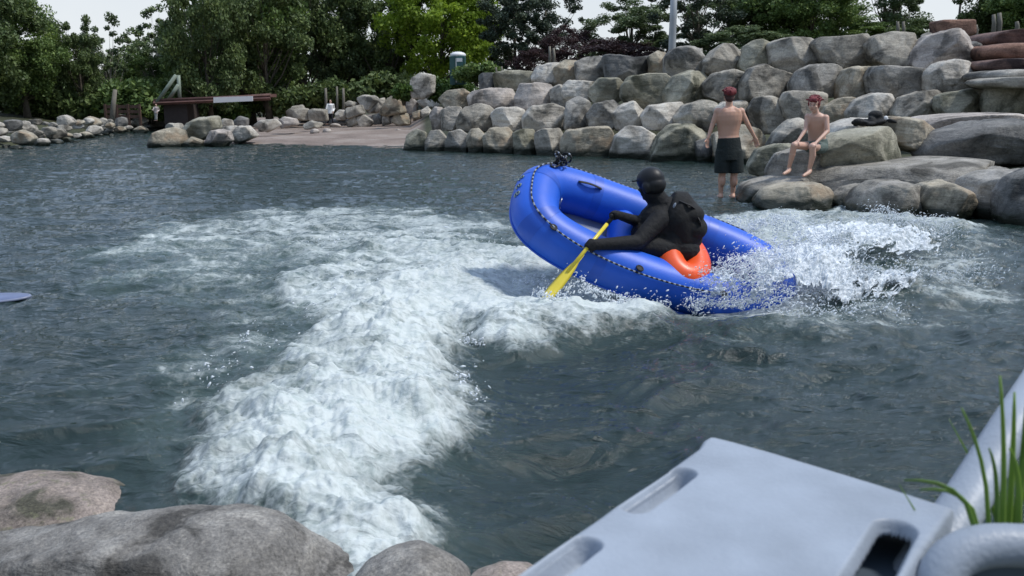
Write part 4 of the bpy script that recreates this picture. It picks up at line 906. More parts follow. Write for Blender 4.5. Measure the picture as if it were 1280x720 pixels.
def hand(mb, wrist, dirv, palmn, s=1.0, curl=.35, spread=.25):
    """palm, four unequal bent fingers and a thumb leaving the side of the palm"""
    d = Vector(dirv).normalized(); n_ = Vector(palmn); n_ = (n_-d*n_.dot(d)).normalized(); sd = d.cross(n_)
    w_ = Vector(wrist); pc = w_+d*.045*s
    M = Matrix((d, sd, n_)).transposed(); mb.ell(pc, (.052*s, .042*s, .018*s), M, 14, 10); mb.ell(w_, (.03*s, .028*s, .022*s), M, 12, 8)
    for k, (o_, ln) in enumerate([(-.031, .062), (-.011, .076), (.010, .080), (.030, .070)]):
        a = w_+d*.075*s+sd*o_*s; dd = (d+sd*(o_*spread*8)).normalized()
        k1 = (dd*math.cos(curl)+n_*math.sin(curl)); k2 = (dd*math.cos(curl*2.2)+n_*math.sin(curl*2.2))
        limb(mb, [a, a+dd*.2*ln*s, a+dd*.2*ln*s+k1*.42*ln*s, a+dd*.2*ln*s+k1*.42*ln*s+k2*.38*ln*s], [.0095*s, .0092*s, .0085*s, .0072*s], 8)
    a = w_+d*.025*s+sd*.034*s; td = (d*.65+sd*.8+n_*.3).normalized()
    limb(mb, [a, a+td*.035*s, a+td*.035*s+(td+n_*.4).normalized()*.03*s], [.0125*s, .0105*s, .0085*s], 8)
def head(mb, c, fwd, up=(0,0,1), s=1.0):
    """skull, jaw, nose, brow, lips and ears, facing fwd"""
    f = Vector(fwd).normalized(); u_ = Vector(up); u_ = (u_-f*u_.dot(f)).normalized(); sd = f.cross(u_); M = Matrix((f, sd, u_)).transposed(); c = Vector(c)
    L_ = lambda a, b_, d: c+f*a*s+sd*b_*s+u_*d*s
    mb.ell(L_(-.005, 0, .025), (.097*s, .076*s, .092*s), M, 20, 14); mb.ell(L_(.03, 0, -.045), (.060*s, .057*s, .070*s), M, 18, 12)
    mb.ell(L_(.062, 0, -.098), (.022*s, .024*s, .017*s), M, 10, 8)
    mb.ell(L_(.098, 0, -.03), (.020*s, .013*s, .014*s), M, 10, 8); mb.ell(L_(.092, 0, -.008), (.012*s, .010*s, .030*s), M, 10, 8)
    mb.ell(L_(.082, 0, .018), (.016*s, .052*s, .010*s), M, 12, 8); mb.ell(L_(.083, 0, -.064), (.012*s, .024*s, .008*s), M, 10, 8)
    for e in (-1, 1):
        mb.ell(L_(-.008, e*.080, -.012), (.020*s, .008*s, .030*s), M, 10, 8); mb.ell(L_(.055, e*.040, -.035), (.03*s, .022*s, .022*s), M, 10, 8)
    return L_, M
def face_bits(root, L_, M, s=1.0, brow=(.05,.02,.02)):
    wh = simple('eye_white', (.75,.74,.72), .3); ir = simple('iris', (.05,.035,.025), .3); lp_ = simple('lips', (.42,.20,.17), .5); bw = simple('eyebrow', brow, .8)
    for e in (-1, 1):
        m = MB(); m.ell(L_(.078, e*.030, -.004), (.011*s, .013*s, .007*s), M, 12, 8); w0 = m.build('eye', wh, root)
        m = MB(); m.ell(L_(.088, e*.030, -.004), (.003*s, .0055*s, .0055*s), M, 10, 6); q0 = m.build('iris', ir, w0)
        m = MB(); m.ell(L_(.090, e*.031, .017), (.008*s, .018*s, .004*s), M, 10, 6); m.build('eyebrow', bw, root)
    m = MB(); m.ell(L_(.092, 0, -.064), (.006*s, .021*s, .006*s), M, 12, 6); m.build('mouth', lp_, root)
def skinmat(name, c, blush):
    m, nt, b = newmat(name); g = N(nt, 'ShaderNodeTexCoord'); n = N(nt, 'ShaderNodeTexNoise', Scale=3.5, Detail=5); nt.links.new(g.outputs['Object'], n.inputs['Vector'])
    nt.links.new(ramp(nt, n.outputs[0], [(.35, c), (.65, blush)]), b.inputs['Base Color']); b.inputs['Roughness'].default_value = .5
    b.inputs['Subsurface Weight'].default_value = .12; b.inputs['Subsurface Radius'].default_value = (.02, .008, .004); b.inputs['Subsurface Scale'].default_value = .5
    return m
SKIN = skinmat('boy_skin', (.56,.33,.235), (.62,.36,.26)); SKIN2 = skinmat('boy_pale_skin', (.58,.37,.28), (.63,.39,.30))
HAIR = simple('dyed_red_hair', (.17,.018,.024), .6, .35, 40, .6, 120); HAIRD = simple('dark_hair', (.055,.022,.02), .7, .3, 40, .6, 120)
def tufts(mb, c, r, n, seed):
    q = random.Random(seed)
    for _ in range(n):
        a = q.uniform(0, 6.28); e = q.uniform(.15, 1.4); d = Vector((math.cos(a)*math.cos(e), math.sin(a)*math.cos(e), math.sin(e))); p = Vector(c)+Vector((d.x*r[0], d.y*r[1], d.z*r[2]))
        mb.tube([p-d*.01, p+d*.016+Vector((q.uniform(-.02,.02), q.uniform(-.02,.02), -.004)), p+d*.022+Vector((q.uniform(-.035,.035), q.uniform(-.035,.035), -.014))], [.016,.013,.006], 7)
# standing boy, back to the camera, ankle deep
BY1 = 14.35; w0 = wz(*at_y(907, 246, BY1)[:2]); PX = BY1/1108
def B1(px, py, dy=0): return at_y(px, py, BY1)+Vector((0, dy, 0))
p1 = empty('person', (at_y(908, 246, BY1).x, BY1, w0-.05)); I1 = -Vector(p1.location)
def shift(mb, d): mb.v = [(v[0]+d[0], v[1]+d[1], v[2]+d[2]) for v in mb.v]; return mb
m = MB()
def rings(m, rows, flat, n=20):   # rows: (cx, y, halfwidth px)
    pts = [B1(c, y, dy) for c, y, hw_, dy in rows]; m.tube(pts, [hw_*PX for c, y, hw_, dy in rows], n, flat=flat, upv=(0, 1, 0))
rings(m, [(911.5,133,6,.01),(911.5,136,11,0),(911.5,139.5,15.8,0),(911.5,144,16.8,0),(911.5,150,16.0,0),(911.3,157,14.6,.01),(911,164,13.2,.01),(911,170,12.8,.01),(911,176,13.6,.0),(911,183,14.5,0),(911,190,13,0)], .56)
limb(m, [B1(911.5,127), B1(911.5,136)], [.053, .062])
for e, sh in ((-1, (897.5,137.5)), (1, (926,137.5))): m.ell(B1(sh[0], sh[1]+2.2), (.066, .060, .066))
for e in (-1, 1): m.ell(B1(911.5+e*7, 141.5, -.065), (.075, .035, .09))        # shoulder blades
limb(m, [B1(896.5,140.5), B1(890.5,156,.0), B1(884.5,172,-.05)], [.050,.038,.026]); hand(m, B1(884,173,-.05), (-.12,-.05,-1), (.5,-.8,0), 1.05, .3)
limb(m, [B1(927,140.5), B1(935,156,.0), B1(944,171,.05)], [.050,.038,.026]); hand(m, B1(944.5,172,.05), (.4,.1,-1), (-.5,-.8,0), 1.05, .3)
for cx_, kn, ft in ((904, 903, 901.5), (918, 918, 916.5)):
    limb(m, [B1(cx_,190), B1(kn,216), B1(ft+.5,224,.02), B1(ft,242,.03)], [.085,.060,.054,.034])
    m.ell(B1(kn-.2, 226, -.02), (.050,.055,.095)); limb(m, [B1(ft,243.5,.03), B1(ft-.5,246,-.02), B1(ft-1,247,.16)], [.040,.036,.028])
L1, M1 = head(m, B1(911.5,119.5,.01), (-.15,1,-.05), s=1.0)
remesh(shift(m, I1), 'body', SKIN, p1, .009, 3)
m = MB(); c = B1(911.5,117.5,.0)
m.ell(c, (.090,.100,.092), n=20, h=14); m.ell(B1(911.5,123,-.035), (.070,.058,.060), n=16, h=10); remesh(shift(m, I1), 'dark_hair', HAIRD, p1, .01, 2)
m = MB(); m.ell(B1(911.6,115.8,-.010), (.090,.104,.080), n=22, h=14); m.ell(B1(908,112.6,-.03), (.05,.05,.04)); m.ell(B1(916.5,115,-.04), (.045,.05,.05)); tufts(m, B1(911.6,115.8,-.01), (.086,.098,.076), 40, 5); remesh(shift(m, I1), 'red_hair', HAIR, p1, .01, 1)
m = MB(); rings(m, [(911.2,172,13.6,0),(911.2,178,14.6,0),(911.2,190,16.2,0),(911,200,17.0,0)], .62, 24)
for cx_, dx in ((903.5, -1), (919, 1)): rings(m, [(cx_+dx*.5,188,8.5,0),(cx_+dx,200,9.0,0),(cx_+dx*1.2,209,9.3,0),(cx_+dx*1.4,216,9.4,0)], 1.0, 18)
remesh(shift(m, I1), 'shorts', simple('black_green_shorts', (.010,.017,.017), .85, .3, 9, .5, 40), p1, .011, 2)
tag(p1, 'person with red hair standing ankle deep, bare back turned, in long black shorts', 'person')
# seated boy
BY2 = 13.95
def B2(px, py, dy=0): return at_y(px, py, BY2)+Vector((0, dy, 0))
p2 = empty('person', B2(1010, 214)); I2 = -Vector(p2.location)
m = MB()
def rings2(m, rows, flat, n=20, upv=(.4,1,0)): m.tube([B2(c, y, dy) for c, y, hw_, dy in rows], [hw_*BY2/1108 for c, y, hw_, dy in rows], n, flat=flat, upv=upv)
rings2(m, [(1021.5,141,5,.02),(1021.5,144,9.5,.03),(1022,148,11.5,.05),(1022.8,155,11.2,.08),(1024,163,10.4,.12),(1025,170,10.2,.15),(1026,178,11,.17),(1026,186,11,.17)], .66)
limb(m, [B2(1019,135,.02), B2(1021,143,.03)], [.045,.055])
m.ell(B2(1012.5,146,.10), (.052,.05,.05)); m.ell(B2(1031.5,147.5,-.02), (.056,.05,.055))
limb(m, [B2(1012,147,.10), B2(1007.5,162,.02), B2(995.5,175,-.10)], [.042,.033,.024]); hand(m, B2(995,175.5,-.11), (-.75,-.35,-.55), (-.3,.1,-1), .95, .45)
limb(m, [B2(1032,149,-.03), B2(1031.5,164,-.10), B2(1014,176.5,-.26)], [.045,.036,.025]); hand(m, B2(1013,177,-.27), (-.9,-.2,-.35), (-.2,.1,-1), .95, .45)
limb(m, [B2(1024,184,.22), B2(1006,182.5,.02), B2(989,181,-.14)], [.078,.066,.052]); limb(m, [B2(989,181,-.14), B2(988,192,-.10), B2(985.5,210,-.02)], [.050,.049,.030])
limb(m, [B2(1029,184,.08), B2(1018,184,-.12), B2(1007.5,182,-.30)], [.080,.066,.053]); limb(m, [B2(1007.5,182,-.30), B2(1008.5,193,-.28), B2(1006,210,-.22)], [.051,.050,.031])
limb(m, [B2(986,212,-.02), B2(983,214,-.08), B2(976.5,216,-.15)], [.036,.034,.024]); limb(m, [B2(1006.5,212,-.22), B2(1003,214.5,-.28), B2(995.5,217,-.36)], [.036,.034,.024])
for fx, fy, dy in ((976.5,216,-.15), (995.5,217,-.36)):
    for k in range(5): m.ell(B2(fx-1.2+.1*k, fy+.1, dy+.028-.016*k), (.020-.002*k,.009,.008))
L2, M2 = head(m, B2(1017.8,130.2,.0), (-.55,-.85,-.12), s=1.04)
remesh(shift(m, I2), 'body', SKIN2, p2, .009, 3)
LL = lambda a, b_, d: (L2(a, b_, d)+I2)
face_bits(p2, LL, M2, 1.04)
m = MB(); f_ = M2.col[0]; u_ = M2.col[2]
m.ell(L2(-.022, 0, .042), (.098,.088,.088), M2, 20, 14); m.ell(L2(.045, 0, .072), (.055,.072,.038), M2, 14, 10); m.ell(L2(.078, .018, .058), (.026,.04,.022), M2); m.ell(L2(.07, -.035, .055), (.03,.032,.03), M2)
m.ell(L2(-.06, 0, -.02), (.055,.074,.065), M2, 14, 10); m.ell(L2(.01, .074, .01), (.03,.018,.04), M2); m.ell(L2(.01, -.074, .01), (.03,.018,.04), M2); tufts(m, L2(-.025,0,.045), (.090,.088,.082), 36, 6)
remesh(shift(m, I2), 'hair', HAIR, p2, .009, 1)
m = MB(); rings2(m, [(1026,176,11.8,.16),(1026.5,182,12.4,.15),(1026.5,189,12,.14)], .85); limb(m, [B2(1026,185,.2), B2(1013,183.5,.08)], [.092,.086]); limb(m, [B2(1029,185,.07), B2(1019,185,-.10)], [.094,.084])
remesh(shift(m, I2), 'shorts', simple('faded_green_shorts', (.10,.135,.12), .85, .3, 9, .5, 40), p2, .010, 2)
tag(p2, 'person with red hair and bare chest sitting on the flat-topped rock, hands on knees', 'person')
# beach walker and person by the bridge
def small_person(px, hy, fy, Y, top, trou, label, step, hairc=(.06,.04,.03)):
    s_ = Y/1108; a = lambda x_, y_, dy=0: at_y(px+x_, y_, Y)+Vector((0, dy, 0)); H = fy-hy; root = empty('person', a(0, fy)); I = -Vector(root.location); y_ = lambda t_: hy+H*t_
    m = MB(); m.ell(a(0, y_(.07)), (H*.045*s_, H*.055*s_, H*.068*s_), n=14, h=10); limb(m, [a(0, y_(.12)), a(0, y_(.19))], [H*.033*s_, H*.035*s_])
    for e in (-1, 1):
        limb(m, [a(e*H*.11, y_(.2)), a(e*H*.14, y_(.36), e*.1), a(e*H*.12, y_(.50), -e*.12)], [H*.033*s_, H*.026*s_, H*.018*s_]); hand(m, a(e*H*.12, y_(.5), -e*.12), (0, -.1, -1), (-e, 0, 0), H*s_/1.75, .3)
        limb(m, [a(e*H*.045, y_(.5)), a(e*H*step*.6, y_(.74)), a(e*H*step, y_(.96))], [H*.05*s_, H*.034*s_, H*.022*s_]); limb(m, [a(e*H*step, y_(.975)), a(e*H*step-H*.07, y_(.985))], [H*.024*s_, H*.018*s_])
    m.tube([a(0, y_(t_)) for t_ in (.165,.2,.3,.42,.52)], [r_*H*s_ for r_ in (.05,.11,.10,.082,.09)], 16, flat=.6, upv=(0,1,0))
    remesh(shift(m, I), 'body', SKIN2, root, .012*H*s_/1.3, 2)
    m = MB(); m.tube([a(0, y_(t_)) for t_ in (.16,.2,.3,.42,.56)], [r_*H*s_ for r_ in (.06,.122,.115,.10,.115)], 16, flat=.68, upv=(0,1,0))
    for e in (-1, 1): limb(m, [a(e*H*.11, y_(.2)), a(e*H*.14, y_(.36), e*.1), a(e*H*.125, y_(.46), -e*.08)], [H*.04*s_, H*.034*s_, H*.028*s_])
    remesh(shift(m, I), 'shirt', simple('shirt', top, .8), root, .014*H*s_/1.3, 2)
    m = MB(); m.ell(a(0, y_(.53)), (H*.1*s_, H*.07*s_, H*.06*s_))
    for e in (-1, 1): limb(m, [a(e*H*.045, y_(.54)), a(e*H*step*.6, y_(.74)), a(e*H*step*.95, y_(.92))], [H*.06*s_, H*.045*s_, H*.034*s_])
    remesh(shift(m, I), 'trousers', simple('trousers', trou, .85), root, .014*H*s_/1.3, 2)
    m = MB(); m.ell(a(0, y_(.05), .02), (H*.05*s_, H*.058*s_, H*.06*s_)); remesh(shift(m, I), 'hair', simple('hair', hairc, .8), root, .01, 1)
    tag(root, label, 'person')
small_person(413, 124.5, 156, 46.5, (.88,.88,.86), (.02,.02,.03), 'person in a loose white top and dark trousers walking on the beach', .11)
small_person(195, 130, 151, 42.5, (.50,.44,.42), (.42,.42,.40), 'person in pale clothes standing below the left end of the bridge', .05)
# heap of black clothes
hc = at_y(1095, 156, 15.7); m = MB(); rs_ = random.Random(3)
for i in range(26):
    a = rs_.uniform(0, 6.28); r_ = rs_.uniform(0, .27); m.ell((r_*1.15*math.cos(a), r_*.6*math.sin(a), rs_.uniform(0, .10)*(1-r_*2)), (rs_.uniform(.05,.12), rs_.uniform(.05,.1), rs_.uniform(.02,.05)), Matrix.Rotation(rs_.uniform(-.6,.6), 3, 'Y') @ Matrix.Rotation(rs_.uniform(0,3), 3, 'Z'))
m.ell((-.02, 0, .13), (.10,.09,.06)); m.ell((-.27, .0, .03), (.08,.06,.04)); m.ell((.27, .0, .04), (.09,.06,.05))
ch = empty('clothes_heap', hc); ch.scale = (1.25, 1.1, 1.3); o = remesh(m, 'cloth', simple('black_cloth', (.010,.011,.012), .85, .3, 20, .8, 40), ch, .012, 1)
m = MB(); m.ell((.10, -.08, .09), (.03,.02,.03)); m.ell((.13,-.10,.05), (.02,.02,.035)); m.build('white_sock', WHITE, ch)
tag(ch, 'heap of black clothes lying on the pale slab right of the seated boy', 'clothes')
# ---------------------------------------------------------------- raft
def frame(Fv, roll):
    f = Vector(Fv).normalized(); n0 = f.cross(Vector((0, 0, 1))).normalized()
    if n0.y > 0: n0 = -n0
    u0 = f.cross(n0)
    if u0.z < 0: u0 = -u0
    r = R(roll); return f, n0*math.cos(r)-u0*math.sin(r), u0*math.cos(r)+n0*math.sin(r)
RF, RN, RU = frame((-.93, -.10, .33), 34); RO = at_y(818, 312, 7.6)
raft = bpy.data.objects.new('raft', None); COL.objects.link(raft); raft.empty_display_size = .1
raft.matrix_world = Matrix.Translation(RO) @ Matrix((RF, RN, RU)).transposed().to_4x4()
RA, RB, RBN, RR = 1.13, .405, .385, .2
def rline(t, off=0.0):
    e = 2/3.8; c, s_ = math.cos(t), math.sin(t); x_ = RA*math.copysign(abs(c)**e, c)
    k = max(0, min(1, x_/RA)); kb = max(0, min(1, -x_/RA)); y_ = (RB+(RBN-RB)*k*k)*(1-.24*kb**2)*math.copysign(abs(s_)**e, s_)
    return Vector((x_, y_, .06*k**2.2+.05*kb*kb))
def resample(fn, n):
    P = [fn(2*math.pi*i/2000) for i in range(2001)]; d = [0]
    for i in range(2000): d.append(d[-1]+(P[i+1]-P[i]).length)
    out = []; j = 0
    for k in range(n):
        tgt = d[-1]*k/n
        while d[j+1] < tgt: j += 1
        f_ = (tgt-d[j])/max(1e-9, d[j+1]-d[j]); out.append(P[j].lerp(P[j+1], f_))
    return out
LOOP = resample(rline, 180)
for _ in range(3): LOOP = [(LOOP[i-1]+LOOP[i]*2+LOOP[(i+1) % 180])/4 for i in range(180)]
BLUE = simple('blue_hypalon', (.012,.105,.60), .46, .10, 2.5, .12, 9, spec=.5); BLUED = simple('blue_patch', (.012,.09,.53), .42, .1, 4)
FLOORM = simple('grey_blue_floor', (.16,.20,.30), .55, .2, 6, .2, 20); BLACK = simple('black_webbing', (.012,.012,.013), .7); ROPEW = simple('white_rope', (.28,.32,.38), .8)
NEO = simple('black_neoprene', (.006,.0065,.008), .8, .3, 9, .5, 30, spec=.4); YEL = simple('yellow_paddle', (.72,.58,.05), .35, .06); ORA = simple('orange_vinyl', (.85,.10,.02), .38, .06)
m = MB(); m.tube(LOOP, RR, 40, closed=True); m.build('tube', BLUE, raft)
def frm(i):
    t_ = (LOOP[(i+1) % 180]-LOOP[i-1]).normalized(); out = t_.cross(Vector((0, 0, 1))).normalized()
    if out.dot(LOOP[i]) < 0: out = -out
    return t_, out, out.cross(t_) if out.cross(t_).z > 0 else t_.cross(out)
def surf_pt(i, ang, ex=.0):
    t_, o_, u_ = frm(i % 180); return LOOP[i % 180]+(o_*math.cos(ang)+u_*math.sin(ang))*(RR+ex)
# seam bands and rubbing strip
for i in (8, 26, 64, 82, 98, 116, 154, 172):
    m = MB(); rows = 4; vs = [surf_pt(i+k, 2*math.pi*j/40, .0022) for k in range(rows) for j in range(41)]
    m.add(vs, [(k*41+j, k*41+j+1, (k+1)*41+j+1, (k+1)*41+j) for k in range(rows-1) for j in range(40)]); m.build('seam_band', BLUED, raft)
m = MB(); m.tube([surf_pt(i, R(-28), .002) for i in range(180)], .016, 8, closed=True, flat=.6); m.build('rubbing_strip', BLUED, raft)
inner = [p+(-frm(i)[1])*(RR*.55) for i, p in enumerate(LOOP)]
m = MB(); c0 = Vector((0, 0, -.10)); n = 180; rows = [0, .25, .5, .72, .88, 1.0]; vs = []
for zz in (0, 1):
    for k in rows:
        for i, p in enumerate(inner):
            q = c0.lerp(Vector((p.x, p.y, -.10)), k); q.z = (-.10+.022*abs(math.cos(q.y*26))*(1-k**4)) if zz == 0 else -.19; vs.append(q)
fs = [((z_*6+k)*n+i, (z_*6+k)*n+(i+1) % n, (z_*6+k+1)*n+(i+1) % n, (z_*6+k+1)*n+i) for z_ in (0, 1) for k in range(5) for i in range(n)]
m.add(vs, fs); m.build('floor', FLOORM, raft)
m = MB(); m.tube([(.30, -.30, .0), (.31, -.2, .01), (.32, 0, .015), (.31, .2, .01), (.30, .30, .0)], [.10, .125, .13, .125, .10], 24); m.build('thwart', BLUE, raft)
# perimeter line: black and white rope on the tube, and its anchors
def roll_path(i0, i1, ang, ex=.012, sag=0.0, step=1):
    out = []; n_ = i1-i0
    for k in range(0, n_*6+1):
        s_ = k/6; i = i0+int(s_); f_ = s_-int(s_); a = ang+sag*math.sin(math.pi*k/(n_*6)); out.append(surf_pt(i, a, ex).lerp(surf_pt(i+1, a, ex), f_))
    return out
NEARB = min(range(180), key=lambda i: (LOOP[i]-Vector((1.0, .36, .05))).length); FARB = min(range(180), key=lambda i: (LOOP[i]-Vector((1.0, -.36, .05))).length)
NST = min(range(180), key=lambda i: (LOOP[i]-Vector((-.52, .40, .0))).length); FST = min(range(180), key=lambda i: (LOOP[i]-Vector((-.85, -.40, .0))).length)
ROPE = roll_path(FARB-180 if FARB > NEARB else FARB, NEARB, R(58), .012, R(4))+roll_path(NEARB, NST, R(56), .012, -R(10))
FROPE = roll_path(FST, FARB if FARB > FST else FARB+180, R(40), .012, -R(6))
m = MB(); m.tube(ROPE, .0072, 8, matf=lambda i: 1 if i % 9 < 4 else 0); m.tube(FROPE, .0072, 8, matf=lambda i: 1 if i % 9 < 4 else 0); m.build('grab_line', [BLACK, ROPEW], raft, merge=False)
for i in (FARB, NEARB, NST, (NEARB+NST)//2):
    p = surf_pt(i, R(57), .012); t_, o_, u_ = frm(i % 180); m = MB(); m.tube([p+(t_*math.cos(a)+o_*math.sin(a))*.028 for a in np.linspace(0, 2*math.pi, 12, endpoint=False)], .007, 6, closed=True)
    m.ell(p-(o_*math.cos(R(57))+u_*math.sin(R(57)))*.008, (.032, .032, .010)); m.build('anchor_ring', BLACK, raft)
kn = MB(); kc = surf_pt(FARB+1, R(70), .05); rs_ = random.Random(9)
for k in range(9):
    c1 = kc+Vector((rs_.uniform(-.05,.05), rs_.uniform(-.07,.07), rs_.uniform(-.02,.04))); ax = Vector((rs_.uniform(-1,1), rs_.uniform(-1,1), rs_.uniform(-1,1))).normalized(); b1 = ax.orthogonal().normalized(); b2 = ax.cross(b1); r_ = rs_.uniform(.03,.06)
    kn.tube([c1+(b1*math.cos(a)+b2*math.sin(a)*.7)*r_ for a in np.linspace(0, 2*math.pi, 18, endpoint=False)], .009, 6, closed=True, matf=lambda i: 1 if i % 6 == 0 else 0)
kn.build('coiled_bow_line', [BLACK, ROPEW], raft, merge=False)
# inner D-ring with a pale strap, pale emblem on the bow
i = (FARB+180+NEARB)//2 if FARB > NEARB else (FARB+NEARB)//2
i = min(range(180), key=lambda k: (LOOP[k]-Vector((1.07, -.08, .05))).length)
p = surf_pt(i, R(168), .008); t_, o_, u_ = frm(i); m = MB(); m.tube([p+(t_*math.cos(a)+u_*math.sin(a))*.03 for a in np.linspace(0, 2*math.pi, 12, endpoint=False)], .006, 6, closed=True); m.build('inner_ring', simple('metal_ring', (.5,.5,.52), .3, metal=.8), raft)
m = MB(); m.tube([p+Vector((0,0,-.02)), p+Vector((-.02,.005,-.06)), p+Vector((-.02,.01,-.12))], .012, 6, flat=.3); m.build('pull_strap', ROPEW, raft)
i = min(range(180), key=lambda k: (LOOP[k]-Vector((1.09, .02, .05))).length); EMB = simple('faded_print', (.20,.27,.26), .7)
for k, (di, a) in enumerate([(-5, 26), (-2, 24), (1, 22)]):
    q = surf_pt(i+di, R(a), .004); t_, o_, u_ = frm((i+di) % 180); nn = (o_*math.cos(R(a))+u_*math.sin(R(a))); v_ = t_.cross(nn)
    m = MB(); m.tube([q+(t_*math.cos(b)*.022+v_*math.sin(b)*.032) for b in np.linspace(0.4, 5.6+.3*k, 12)]+[q-t_*.010, q+t_*.014], .0055, 5); m.build('emblem_letter', EMB, raft)
for a_ in (.75, -.3):  # black carry handles
    k = min(range(180), key=lambda k: (LOOP[k]-Vector((a_, -.4, .0))).length); m = MB(); m.tube([surf_pt(k+d_, R(115), .01+.02*math.sin(math.pi*(d_+4)/8)) for d_ in range(-4, 5)], .014, 8, flat=.4); m.build('handle', BLACK, raft)
tag(raft, 'bright blue inflatable raft, bow raised, stern buried in white splash', 'raft')
# orange seat cushion
oc = bpy.data.objects.new('seat_cushion', None); COL.objects.link(oc); CO = at_y(853, 326, 7.42)
oc.matrix_world = Matrix.Translation(CO) @ Matrix((RF, RN, RU)).transposed().to_4x4()
m = MB(); m.tube([Vector((.13*math.cos(a), .20*math.sin(a), 0)) for a in np.linspace(0, 2*math.pi, 40, endpoint=False)], .125, 20, closed=True); m.build('ring_chamber', ORA, oc)
m = MB(); m.ell((0, 0, -.02), (.14, .2, .07)); m.build('middle_panel', ORA, oc); m = MB(); m.tube([(-.23,.0,.0),(-.245,.0,.0),(-.262,0,0)], [.02,.016,.012], 10); m.build('valve', BLACK, oc)
tag(oc, 'round orange inflatable seat under the black-clad paddler', 'seat cushion')
# ---------------------------------------------------------------- paddler
YP = 7.5
def Q(px, py, dy=0): return at_y(px, py, YP)+Vector((0, dy, 0))
pd = empty('person', Q(852, 318)); I3 = -Vector(pd.location); FP = Vector((-.78, .60, -.05)).normalized(); LAT = Vector((-.60, -.78, 0)).normalized()
UH = at_y(768, 269, 7.15); TIP = at_y(681, 374, 6.72); LH = UH.lerp(TIP, .36)
m = MB(); m.tube([Q(852,322), Q(853,317), Q(855,307), Q(853,291), Q(847,276), Q(839,265), Q(831,258), Q(826,254)], [.10,.165,.165,.165,.185,.175,.12,.075], 24, flat=.72, upv=tuple(FP))
limb(m, [Q(832,262), Q(815,241)], [.095, .085]); m.ell(Q(822,280,-.02), (.18,.15,.19)); m.ell(Q(806,292,-.05), (.13,.14,.12)); m.ell(Q(838,300,-.04), (.16,.14,.15)); m.ell(Q(851,311,-.03), (.16,.16,.13))
NS = Q(836, 272)+LAT*.17; FS = Q(838, 268)-LAT*.17
m.ell(NS, (.085,.08,.085)); m.ell(FS, (.08,.08,.08))
NE = Q(790, 296, -.30); FE = Q(806, 281, .10)
limb(m, [NS, NE, LH+Vector((.03,0,0))], [.085, .066, .044]); limb(m, [FS, FE, UH+Vector((.035,.0,0))], [.070, .054, .036])
limb(m, [Q(840,312,-.08), Q(797,302,-.20), Q(770,322,-.10)], [.115, .082, .06]); limb(m, [Q(852,316,.10), Q(800,294,.12), Q(772,308,.15)], [.11, .08, .06])
L3, M3 = head(m, Q(813,231), tuple(FP+Vector((0,0,-.12))), s=1.08)
# gloved hands closed round the shaft and the grip
def fist(mb, c, axis, outv, s=1.0):
    ax = Vector(axis).normalized(); o_ = Vector(outv); o_ = (o_-ax*o_.dot(ax)).normalized(); sd = ax.cross(o_); M = Matrix((ax, sd, o_)).transposed()
    mb.ell(Vector(c)+o_*.035, (.048*s, .035*s, .026*s), M, 14, 10)
    for k in range(4):
        b = Vector(c)+ax*(-.034+.023*k)*s; ln = (.9, 1, .97, .8)[k]
        limb(mb, [b+(o_*math.cos(a)+sd*math.sin(a))*.032*s*ln for a in (.5, 1.5, 2.6, 3.6)], [.0115*s, .011*s, .0105*s, .009*s], 8)
    limb(mb, [Vector(c)+o_*.03-sd*.02-ax*.01, Vector(c)-sd*.033-o_*.0+ax*.01, Vector(c)-sd*.015-o_*.033+ax*.02], [.014, .012, .010], 8)
PDIR = (LH-UH).normalized()
fist(m, LH, PDIR, Vector((1, .2, .1))); fist(m, UH, LAT, Vector((1, .0, .15)))
remesh(shift(m, I3), 'body', NEO, pd, .010, 3)
L3b = lambda a, b_, d: L3(a, b_, d)+I3
m = MB(); m.ell(L3(-.006, 0, .040), (.122,.104,.108), M3, 24, 16); m.ell(L3(-.03, 0, -.005), (.105,.104,.09), M3, 20, 12)
m.ell(L3(-.01, .09, -.02), (.04,.025,.05), M3); m.ell(L3(-.01, -.09, -.02), (.04,.025,.05), M3)
helmet_mb = m; remesh(shift(m, I3), 'helmet', simple('satin_black_shell', (.007,.0075,.009), .48, .2, 5, spec=.4), pd, .008, 2)
m = MB(); m.tube([L3b(.10, y_, .045) for y_ in np.linspace(-.085, .085, 9)], .014, 8, flat=.5); m.build('helmet_brim', BLACK, pd)
m = MB(); m.tube([Q(851,306), Q(856,299), Q(855,284), Q(850,270), Q(842,260), Q(835,256)], [.165,.18,.19,.205,.20,.14], 24, flat=.80, upv=tuple(FP))
for k, (px_, py_, rr_) in enumerate([(856,285,.11),(852,268,.10)]): m.ell(Q(px_, py_)-FP*.06, (.14, .13, rr_), n=16, h=10)
remesh(shift(m, I3), 'life_vest', simple('black_vest_cloth', (.006,.0065,.007), .85, .3, 12, .25, 40), pd, .012, 2)
for k, (a, b_) in enumerate([((846,249),(868,262)), ((866,262),(872,290))]):
    m = MB(); m.tube([Q(a[0], a[1], -.12)+I3, Q((a[0]+b_[0])/2+2, (a[1]+b_[1])/2-1, -.15)+I3, Q(b_[0], b_[1], -.1)+I3], .016, 8, flat=.4); m.build('shoulder_strap', BLACK, pd)
m = MB(); bp_ = Q(839, 254, -.155)+I3; m.ell(bp_, (.011, .008, .024), Matrix.Rotation(.4, 3, 'Y')); m.build('pale_buckle', ROPEW, pd)
tag(pd, 'person in black wetsuit, vest and helmet kneeling in the blue raft and paddling', 'person')
